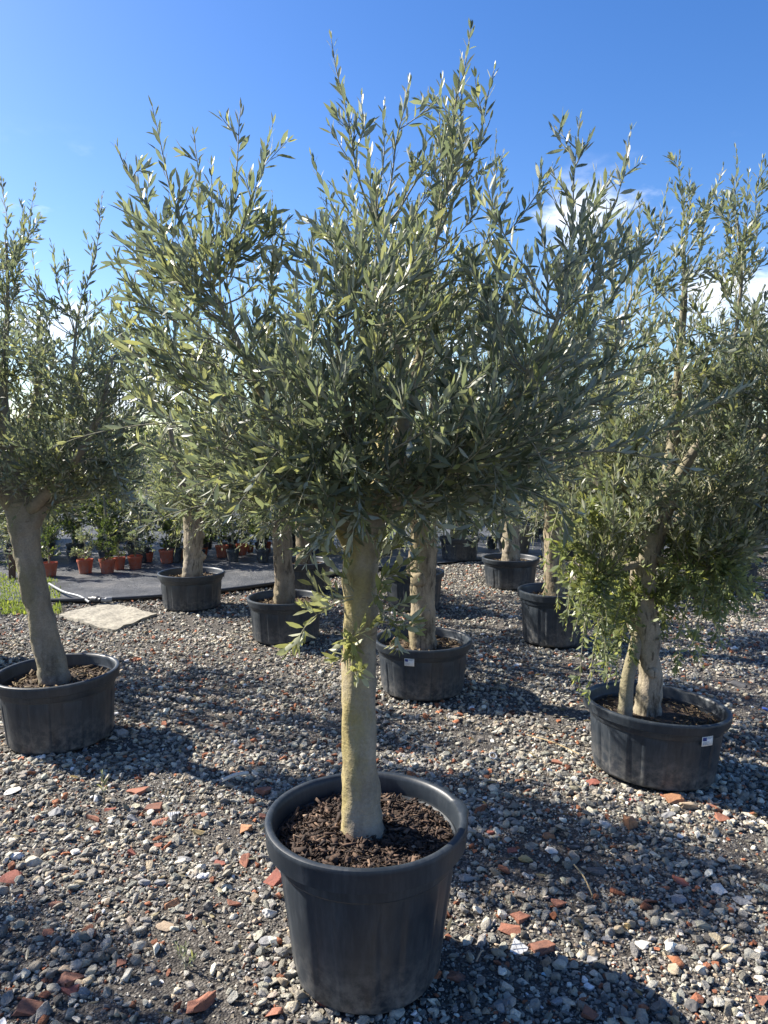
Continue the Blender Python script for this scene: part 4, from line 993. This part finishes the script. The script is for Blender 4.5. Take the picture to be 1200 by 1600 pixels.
rubble = [
    (411, 1230, 36, B_, 'brick', .28, 'bright orange brick shard beside the rim of the front pot'),
    (411, 1271, 22, B_, 'brick', .25, 'small orange shard just under the brighter one by the pot rim'),
    (216, 1231, 32, B_, 'brick', .35, 'jagged orange brick piece near the olive seedling'),
    (152, 1273, 36, B_, 'brick', .5, 'rough orange brick lump below the olive seedling'),
    (172, 1260, 19, B_, 'brick_red', .6, 'upright red brick chip behind the rough orange lump'),
    (240, 1258, 32, B_, 'brick_brown', .4, 'dull reddish brick piece behind the grey flat stone'),
    (249, 1281, 27, B_, 'brick', .35, 'orange brick chip before the ribbed white tile'),
    (316, 1269, 21, B_, 'brick', .4, 'crumbly orange chip above the round yellow pebble'),
    (379, 1293, 29, B_, 'brick_tan', .35, 'tan-brown flat brick piece near the pot wall'),
    (208, 1329, 19, B_, 'brick_red', .7, 'dark red brick cube beside pale limestone'),
    (246, 1317, 14, B_, 'brick', .5, 'tiny orange chip among grey pebbles'),
    (387, 1342, 40, B_, 'brick', .28, 'long orange tile shard pointing at the pot'),
    (343, 1345, 23, B_, 'brick_red', .4, 'red brick chip left of the long orange shard'),
    (424, 1375, 35, B_, 'brick_red', .8, 'pitted red brick chunk against the pot wall'),
    (368, 1408, 23, B_, 'brick', .4, 'orange angular chip in dark soil near the pot'),
    (268, 1410, 28, B_, 'brick_tan', .45, 'tan brick wedge standing on edge in the gravel'),
    (296, 1429, 15, B_, 'brick', .5, 'pointed orange chip below the tan wedge'),
    (77, 1450, 21, B_, 'brick', .4, 'pinkish orange chip lying alone in grey gravel'),
    (86, 1407, 19, B_, 'brick_brown', .4, 'dull brown brick chip in the grey gravel'),
    (15, 1370, 38, B_, 'brick_red', .4, 'ridged red roof tile piece at the picture edge'),
    (105, 1522, 46, B_, 'brick_brown', .35, 'long shaded red-brown brick piece'),
    (107, 1546, 28, B_, 'brick_red', .5, 'squarish red brick piece beside a grey pebble in shade'),
    (49, 1570, 42, B_, 'brick_brown', .35, 'flat brown brick slab low in the corner shade'),
    (315, 1572, 46, B_, 'brick', .6, 'large rounded orange brick lump near the bottom'),
    (429, 1582, 24, B_, 'brick', .6, 'orange brick piece below the pot foot'),
    (189, 1499, 15, B_, 'brick', .6, 'small pink brick chip beside beige stones'),
    (508, 1560, 26, B_, 'brick_red', .5, 'red brick shard leaning on the pot foot'),
    (800, 1446, 40, B_, 'brick', .4, 'broad orange-brown brick piece beside the gridded white tile'),
    (813, 1428, 30, B_, 'brick', .4, 'rounded orange brick piece topmost of the shaded cluster'),
    (850, 1474, 40, B_, 'brick_brown', .4, 'dull brown-red brick slab next to the gridded tile'),
    (871, 1407, 22, B_, 'brick', .5, 'orange wedge of brick above the shaded cluster'),
    (985, 1286, 28, B_, 'brick_tan', .9, 'tall orange brick piece standing upright in the gravel'),
    (1131, 1276, 26, B_, 'brick', .6, 'rusty orange brick piece with white speck, right of the boulders'),
    (1054, 1246, 36, B_, 'brick_tan', .5, 'orange-brown brick chunk against the oval pot'),
    (1017, 1406, 24, B_, 'brick_brown', .5, 'dull red brick chip between grey stones'),
    (1065, 1374, 28, B_, 'brick_red', .35, 'thin red tile strip near the white flat rock'),
    (920, 1584, 24, B_, 'brick_brown', .8, 'brown brick piece standing at the bottom edge'),
    (1194, 1561, 26, B_, 'brick', .6, 'sunlit orange brick piece at the lower corner'),
    (857, 1303, 22, B_, 'brick_tan', .45, 'tan-brown twin brick chips in shade'),
    (767, 1297, 21, B_, 'brick_red', .3, 'thin dull red shard beside the pot'),
    (712, 1522, 26, B_, 'brick_brown', .6, 'brown brick chunk in the shade at the pot foot'),
    (801, 1324, 18, B_, 'brick_red', .4, 'small red shard beside the yellow stone'),
    (1112, 1255, 16, B_, 'brick', .4, 'small brick chip under the boulders'),
    (925, 1218, 30, B_, 'brick_red', .4, 'red brick pieces in sun beside the oval pot'),
    (870, 1190, 24, B_, 'brick', .3, 'flat orange shard in the sunlit gravel patch'),
    (625, 1172, 16, B_, 'brick', .4, 'orange chip in sunlit gravel behind the front pot'),
    (735, 1171, 17, B_, 'brick', .4, 'orange chip beside the thin white ring'),
    (54, 1343, 42, Rk, 'rock_beige', .5, 'rough pale beige limestone lump'),
    (86, 1266, 32, Rk, 'rock_grey', .5, 'rough grey stone behind the orange lump'),
    (208, 1275, 26, Rk, 'rock_grey', .6, 'smooth light grey wedge of stone standing up'),
    (309, 1297, 26, Rk, 'rock_yellow', .7, 'round yellowish pebble among grey stones'),
    (289, 1338, 28, Rk, 'rock_grey', .4, 'long grey stone aimed at the pot'),
    (15, 1389, 18, Rk, 'rock_beige', .9, 'pale stone below the ridged tile'),
    (422, 1424, 30, Rk, 'rock_white', .75, 'white angular stone beside the pot wall'),
    (219, 1474, 34, Rk, 'rock_beige', .55, 'beige three-cornered stone lying in dark gravel'),
    (259, 1443, 34, Rk, 'rock_tan', .3, 'tan flat broken stone'),
    (227, 1375, 27, Rk, 'rock_grey', .5, 'grey stone paired with a similar one'),
    (250, 1376, 24, Rk, 'rock_grey', .6, 'rounder grey stone of the pair'),
    (129, 1546, 25, Rk, 'rock_grey', .7, 'grey pebble beside the squarish red brick'),
    (103, 1508, 30, Rk, 'rock_tan', .55, 'tan stone above the long red-brown brick'),
    (326, 1417, 23, Rk, 'rock_dark', .8, 'dark grey roundish stone'),
    (19, 1235, 40, Rk, 'rock_white', .2, 'flat white stone slab at the picture edge'),
    (418, 1531, 20, Rk, 'rock_grey', 1.0, 'grey upright stone near the pot foot'),
    (412, 1467, 32, Rk, 'rock_grey', .35, 'slanted grey slate piece beside the pot'),
    (118, 1325, 22, Rk, 'rock_white', .4, 'sharp white stone chip'),
    (190, 1148, 26, Rk, 'rock_grey', .8, 'grey boulder leaning on the leaning tree pot'),
    (208, 1149, 18, Rk, 'rock_tan', .7, 'pinkish stone beside the grey boulder'),
    (1076, 1258, 36, Rk, 'rock_tan', .6, 'big rounded tan rock in front of the oval pot'),
    (821, 1338, 28, Rk, 'rock_yellow', .5, 'mustard yellow stone beside the pot'),
    (933, 1359, 38, Rk, 'rock_dark', .35, 'large flat dark stone beside the straw'),
    (862, 1326, 26, Rk, 'rock_white', .4, 'white chipped stone beside the dry leaf'),
    (946, 1284, 26, Rk, 'rock_white', .4, 'pale smooth stone left of the upright brick'),
    (1121, 1387, 38, Rk, 'rock_white', .35, 'bone-white flat rock in shaded gravel'),
    (729, 1368, 34, Rk, 'rock_grey', .55, 'rough grey rock at the shaded pot side'),
    (1158, 1405, 34, Rk, 'rock_grey', .3, 'flat grey slab below the bone-white rock'),
    (1171, 1400, 20, Rk, 'rock_white', .5, 'bright white pebble by the flat grey slab'),
    (1060, 1401, 30, Rk, 'rock_grey', .35, 'squared grey stone near the red strip'),
    (950, 1463, 22, Rk, 'rock_grey', .6, 'round grey pebble in the open shade'),
    (925, 1493, 22, Rk, 'rock_grey', .6, 'bluish grey pebble below the round one'),
    (1002, 1472, 28, Rk, 'rock_white', .4, 'pale grey flat pebble at the edge of sun'),
    (783, 1572, 22, Rk, 'rock_grey', .9, 'upright egg-shaped grey pebble'),
    (869, 1559, 24, Rk, 'rock_grey', .6, 'rounded grey pebble below the white splinter'),
    (1079, 1568, 32, Rk, 'rock_dark', .55, 'dark blocky stone in the lower shade'),
    (981, 1443, 16, Rk, 'rock_yellow', .8, 'warm tan pebble in grey gravel'),
    (1113, 1310, 20, Rk, 'rock_beige', .45, 'pale flat pebble below the rusty brick'),
    (1042, 1270, 30, Rk, 'rock_grey', .35, 'grey flat stone below the brown brick chunk'),
    (936, 1170, 34, Rk, 'rock_dark', .5, 'dark stone in shade behind the oval pot'),
    (898, 1215, 20, Rk, 'rock_white', .7, 'white pebble in the sunny strip near the oval pot'),
    (1150, 1068, 36, Rk, 'rock_dark', .45, 'dark flat stone in tree shade'),
    (272, 1271, 28, Tl, 'tile', .18, 'ribbed white tile fragment in the gravel'),
    (810, 1474, 38, Tl, 'tile', .14, 'white mosaic tile fragment with grey grid lines'),
    (921, 1534, 20, Tl, 'tile', .3, 'white ceramic splinter in the shaded gravel'),
    (914, 1523, 14, Tl, 'tile', .6, 'small white ceramic bit above the splinter'),
    (558 + 200, 1244, 10, Tl, 'tile', .5, 'tiny white ceramic crumb beside the pot'),
    (988, 1246, 13, 'red_plastic_scrap', 'red_plastic', .6, 'small bright red plastic scrap by the oval pot'),
    (851, 1514, 14, 'glass_shard', 'green_glass', .5, 'pale blue glass shard in the shade'),
    (1197, 1105, 16, 'plastic_scrap', 'blue_plastic', .5, 'blue plastic scrap at the picture edge'),
]
cats = {B_: 'brick fragment', Rk: 'rock', Tl: 'tile fragment', 'red_plastic_scrap': 'plastic scrap', 'glass_shard': 'glass', 'plastic_scrap': 'plastic scrap'}
GRUB = {B_: 'brick fragments in the gravel', Rk: 'larger stones in the gravel', Tl: 'white tile fragments'}
rub_xy = []
for k, (px, py, w, nm, mk, flat, lab) in enumerate(rubble):
    c = G(px, py); dd = math.hypot(c.y, CAM_H); rr = w * dd / FPX * .5 * .88
    rg = random.Random(900 + k)
    brick = nm == B_
    dims = (rr, rr * rg.uniform(.62, .9), rr * max(.16, flat) * (.75 if brick else .8))
    if flat > .75: dims = (rr * .9, rr * .7, rr * 1.0)
    me = hull_mesh(nm, 300 + k, dims, 11 if brick and flat > .33 else (7 if brick or nm == Tl else 15), (brick and flat <= .33) or nm == Tl, M[mk], .05, .28 if not (nm == Tl) else 0, brick and flat > .33)
    o = link(nm, me)
    gz = ground_h(c.x, c.y)
    o.location = (c.x, c.y, gz + dims[2] * .24 + .003)
    o.rotation_euler = (rg.uniform(-.25, .25), rg.uniform(-.3, .3), rg.uniform(-.4, .4) if not brick else rg.uniform(-.7, .7))
    props(o, lab, cats[nm], GRUB.get(nm)); rub_xy.append((c.x, c.y, rr))
    if 'grid lines' in lab or 'ribbed' in lab:                # raised grout lines / ribs on the glazed face
        o.rotation_euler = (.35, .1, .25)
        n = 2 if 'grid' in lab else 5
        axes = (0, 1) if 'grid' in lab else (0,)
        for ax in axes:
            for q in range(n):
                f = (q + 1) / (n + 1) * 2 - 1
                bm = bmesh.new(); bmesh.ops.create_cube(bm, size=1.0)
                ln = .62 * math.sqrt(1 - f * f * .7)
                for v in bm.verts: v.co = Vector((f * dims[0] * .72 + v.co.x * .0011, v.co.y * 2 * dims[1] * ln, dims[2] * .93 + v.co.z * .0014)) if ax == 0 else Vector((v.co.x * 2 * dims[0] * ln, f * dims[1] * .72 + v.co.y * .0011, dims[2] * .93 + v.co.z * .0014 + .0004))
                me2 = bpy.data.meshes.new('grout_line'); bm.to_mesh(me2); bm.free()
                link('grout_line' if 'grid' in lab else 'rib', me2, o, M['grout'])
# sticks, straw
def ground_stick(px0, py0, px1, py1, r, mat, name, label, cat):
    a, b_ = G(px0, py0, .018), G(px1, py1, .022); mid_ = (a + b_) / 2 + Vector((.004, .006, .008))
    return tube_thing(name, [a, mid_, b_], r, mat, label, cat, 10, 8)
ground_stick(347, 1219, 388, 1208, .009, M['rock_white'], 'pipe_piece', 'short white plastic pipe piece lying in the gravel', 'pipe piece')
ground_stick(897, 1351, 926, 1400, .0028, M['straw'], 'straw', 'bent yellow straw lying beside the dark flat stone', 'straw')
ground_stick(823, 1148, 905, 1178, .0025, M['straw'], 'twig', 'thin dry twig lying in the sunny gravel', 'twig')
ground_stick(744, 1502, 755, 1485, .003, M['rock_tan'], 'twig', 'short grey twig near the pot foot', 'twig')
ring = bmesh.new()
V, Q = lathe([(.018, 0), (.022, .004), (.018, .008), (.014, .004), (.018, 0)], 20)
o = link('plastic_ring', mesh_np('plastic_ring', V, quads=Q, mat=M['tile'], smooth=True)); ring.free(); rp_ = G(770, 1185); o.location = (rp_.x, rp_.y, .012); o.rotation_euler = (.5, .2, 0)
props(o, 'thin white plastic ring in the sunlit gravel', 'ring')
# seedlings
def seedling(px, py, h, n, label, spread, seed):
    c = G(px, py); cr = Crown(seed, h / 7, (h * .36, h * .085), .0018); rg = cr.rng
    for k in range(n):
        a = rg.uniform(0, 6.283)
        cr.shoot(c + Vector((0, 0, -.005)), Vector((math.cos(a) * spread, math.sin(a) * spread, 1)), h * rg.uniform(.7, 1.05), .002, bare=.2)
    root = build_tree('seedling', c, label, None, [([c + Vector((0, 0, -.02)), c + Vector((0, 0, .01)), c + Vector((.002, 0, .03))], [.003, .002, .0015])], cr, M['twig'], M['leaf'], True, cat='seedling')
seedling(163, 1250, .14, 1, 'slim grey-green olive seedling growing out of the gravel', .12, 61)
seedling(290, 1508, .07, 4, 'tiny spreading green sprout in the dark soil', .9, 62)

# ================================================================== gravel
stones = []
for k in range(10):
    rg = random.Random(500 + k)
    me = hull_mesh('gravel_stone', 500 + k, (1, rg.uniform(.7, .95), rg.uniform(.5, .8)), 11 + k % 4, False, M['gravel'], .10 if k < 7 else 0.0)
    if k >= 8: me.polygons.foreach_set('use_smooth', np.ones(len(me.polygons), bool))
    stones.append(bpy.data.objects.new('gravel_stone_shape', me))
pot_spots = [(front_c.x, front_c.y, .205), (lc.x, lc.y, .25), (rc.x, rc.y, .25)] + [(G(m_[0], m_[1]).x, G(m_[0], m_[1]).y, .25) for m_ in mid]
def scatter(n, ymin, ymax, size, sig, smax, seed, wfac=0.62, extra=0.9, clump=1.0):
    rg = np.random.default_rng(seed)
    # uniform over the trapezoid of ground in view, with a margin
    u = rg.uniform(0, 1, n * 2); y = np.sqrt(ymin ** 2 + u * (ymax ** 2 - ymin ** 2))
    x = rg.uniform(-1, 1, n * 2) * (y * wfac + extra)
    keep = np.ones(len(x), bool)
    for cx, cy, r in pot_spots: keep &= (x - cx) ** 2 + (y - cy) ** 2 > (r * .97) ** 2
    my = np.interp(x, [p[0] for p in MAT_EDGE], [p[1] for p in MAT_EDGE]); keep &= (y < my + .02)
    cl = np.array([mnoise.noise(Vector((a * 2.4, b_ * 2.4, 9))) for a, b_ in zip(x, y)])
    keep &= rg.uniform(0, 1, len(x)) < np.clip(.9 + 1.5 * clump * cl, .3, 1)
    x, y = x[keep][:n], y[keep][:n]; n = len(x)
    s = np.minimum(size * np.exp(rg.normal(0, sig, n)), smax) * .5
    for cx, cy, r in rub_xy:
        near = (x - cx) ** 2 + (y - cy) ** 2 < (r * .8) ** 2; s[near] *= .35
    z = np.array([ground_h(a, b_) for a, b_ in zip(x, y)]) + s * rg.uniform(.05, .5, n)
    rot = np.stack([rg.normal(0, .35, n), rg.normal(0, .35, n), rg.uniform(0, 6.283, n)], 1)
    scl = np.stack([s * rg.uniform(.8, 1.3, n), s * rg.uniform(.75, 1.1, n), s * rg.uniform(.6, 1.1, n)], 1)
    pal = np.array([(.20, .20, .20), (.15, .15, .155), (.27, .265, .255), (.34, .325, .30), (.105, .10, .098), (.235, .215, .19), (.42, .40, .365), (.60, .585, .55), (.30, .255, .205), (.26, .105, .06), (.19, .08, .05), (.19, .185, .175)])
    pw = np.array([.16, .13, .13, .11, .07, .12, .08, .035, .06, .038, .03, .06]); pw /= pw.sum()
    ci = rg.choice(len(pal), n, p=pw); col = pal[ci] * np.array([1.56, 1.52, 1.36]) * rg.uniform(.62, 1.32, (n, 1)) * rg.normal(1, .018, (n, 3))
    return np.stack([x, y, z], 1), rot, scl, np.clip(col, .01, .9), rg.integers(0, len(stones), n)
def gravel(name, parts, label):
    P, Rr, Sc, Cc, Id = [np.concatenate([p[i] for p in parts]) for i in range(5)]
    me = bpy.data.meshes.new(name); me.vertices.add(len(P)); me.vertices.foreach_set('co', P.astype(np.float32).ravel())
    for nm, ty, dat, fld in (('rot', 'FLOAT_VECTOR', Rr, 'vector'), ('scl', 'FLOAT_VECTOR', Sc, 'vector')):
        a = me.attributes.new(nm, ty, 'POINT'); a.data.foreach_set(fld, dat.astype(np.float32).ravel())
    a = me.attributes.new('tint', 'FLOAT_COLOR', 'POINT'); a.data.foreach_set('color', np.concatenate([Cc, np.ones((len(Cc), 1))], 1).astype(np.float32).ravel())
    a = me.attributes.new('pick', 'INT', 'POINT'); a.data.foreach_set('value', Id.astype(np.int32))
    me.update()
    ng = bpy.data.node_groups.new(name, 'GeometryNodeTree')
    ng.interface.new_socket('Geometry', in_out='INPUT', socket_type='NodeSocketGeometry'); ng.interface.new_socket('Geometry', in_out='OUTPUT', socket_type='NodeSocketGeometry')
    nn = ng.nodes.new; gi, go = nn('NodeGroupInput'), nn('NodeGroupOutput')
    g2i = nn('GeometryNodeGeometryToInstance')
    for so_ in stones:
        oi = nn('GeometryNodeObjectInfo'); oi.inputs['Object'].default_value = so_; oi.inputs['As Instance'].default_value = False
        ng.links.new(oi.outputs['Geometry'], g2i.inputs[0])
    iop = nn('GeometryNodeInstanceOnPoints'); iop.inputs['Pick Instance'].default_value = True
    def attr(nm, ty):
        q = nn('GeometryNodeInputNamedAttribute'); q.data_type = ty; q.inputs['Name'].default_value = nm; return q.outputs['Attribute']
    ng.links.new(gi.outputs[0], iop.inputs['Points']); ng.links.new(g2i.outputs[0], iop.inputs['Instance'])
    ng.links.new(attr('pick', 'INT'), iop.inputs['Instance Index'])
    e2r = nn('FunctionNodeEulerToRotation'); ng.links.new(attr('rot', 'FLOAT_VECTOR'), e2r.inputs[0]); ng.links.new(e2r.outputs[0], iop.inputs['Rotation'])
    ng.links.new(attr('scl', 'FLOAT_VECTOR'), iop.inputs['Scale']); ng.links.new(iop.outputs[0], go.inputs[0])
    o = link(name, me); md = o.modifiers.new('scatter', 'NODES'); md.node_group = ng
    o['kind'] = 'stuff'; return props(o, label, 'gravel')
gravel('gravel', [scatter(15000, 1.4, 3.7, .026, .45, .056, 1), scatter(72000, 1.4, 3.7, .0105, .42, .022, 2),
                  scatter(60000, 3.5, 6.3, .0185, .52, .055, 3), scatter(52000, 5.9, 10.6, .024, .42, .055, 4)], 'grey crushed gravel with brick bits covering the yard')

# fallen olive leaves
rg = np.random.default_rng(71); lv = []
for k in range(420):
    y = math.sqrt(rg.uniform(1.5 ** 2, 6 ** 2)); x = rg.uniform(-1, 1) * (y * .6 + .3)
    if any((x - cx) ** 2 + (y - cy) ** 2 < (q + .02) ** 2 for cx, cy, q in pot_spots): continue
    a = rg.uniform(0, 6.283)
    lv.append((Vector((x, y, ground_h(x, y) + rg.uniform(.012, .022))), Vector((math.cos(a), math.sin(a), rg.normal(0, .2))), Vector((rg.normal(0, .4), rg.normal(0, .4), rg.choice([-1, 1]))), rg.uniform(.03, .06), rg.uniform(.008, .014), rg.random()))
V, T, Q, A = leaf_arrays(lv, True)
M['litter'] = leaf_mat('dry_leaf', (0.17, 0.135, 0.065), (0.26, 0.23, 0.15), (0.2, 0.17, 0.06))
o = link('fallen_leaves', mesh_np('fallen_leaves', V, T, Q, M['litter'], True, A)); o['kind'] = 'stuff'
props(o, 'dry fallen olive leaves strewn over the gravel', 'fallen leaves')

# far hedge that closes the view
rg = np.random.default_rng(5); lv = []
for k in range(16000):
    x = rg.uniform(-60, 60); y = 46 + rg.uniform(-2, 2); hh = 2.6 + 1.1 * mnoise.noise(Vector((x * .22, 0, 0))) + .5 * mnoise.noise(Vector((x * .9, 4, 0)))
    z = hh * rg.uniform(0, 1) ** .7
    a = rg.uniform(0, 6.283); ax = Vector((math.cos(a) * .8, math.sin(a) * .8, rg.uniform(-.1, 1))).normalized()
    lv.append((Vector((x, y, z)), ax, Vector((rg.normal(), rg.normal(), rg.normal())), rg.uniform(.25, .6), rg.uniform(.14, .3), rg.random()))
V, T, Q, A = leaf_arrays(lv, False)
o = link('far_hedge', mesh_np('far_hedge', V, T, Q, M['leaf_dark'], False, A)); o['kind'] = 'stuff'
props(o, 'low dark hedge line along the far end of the nursery', 'hedge')
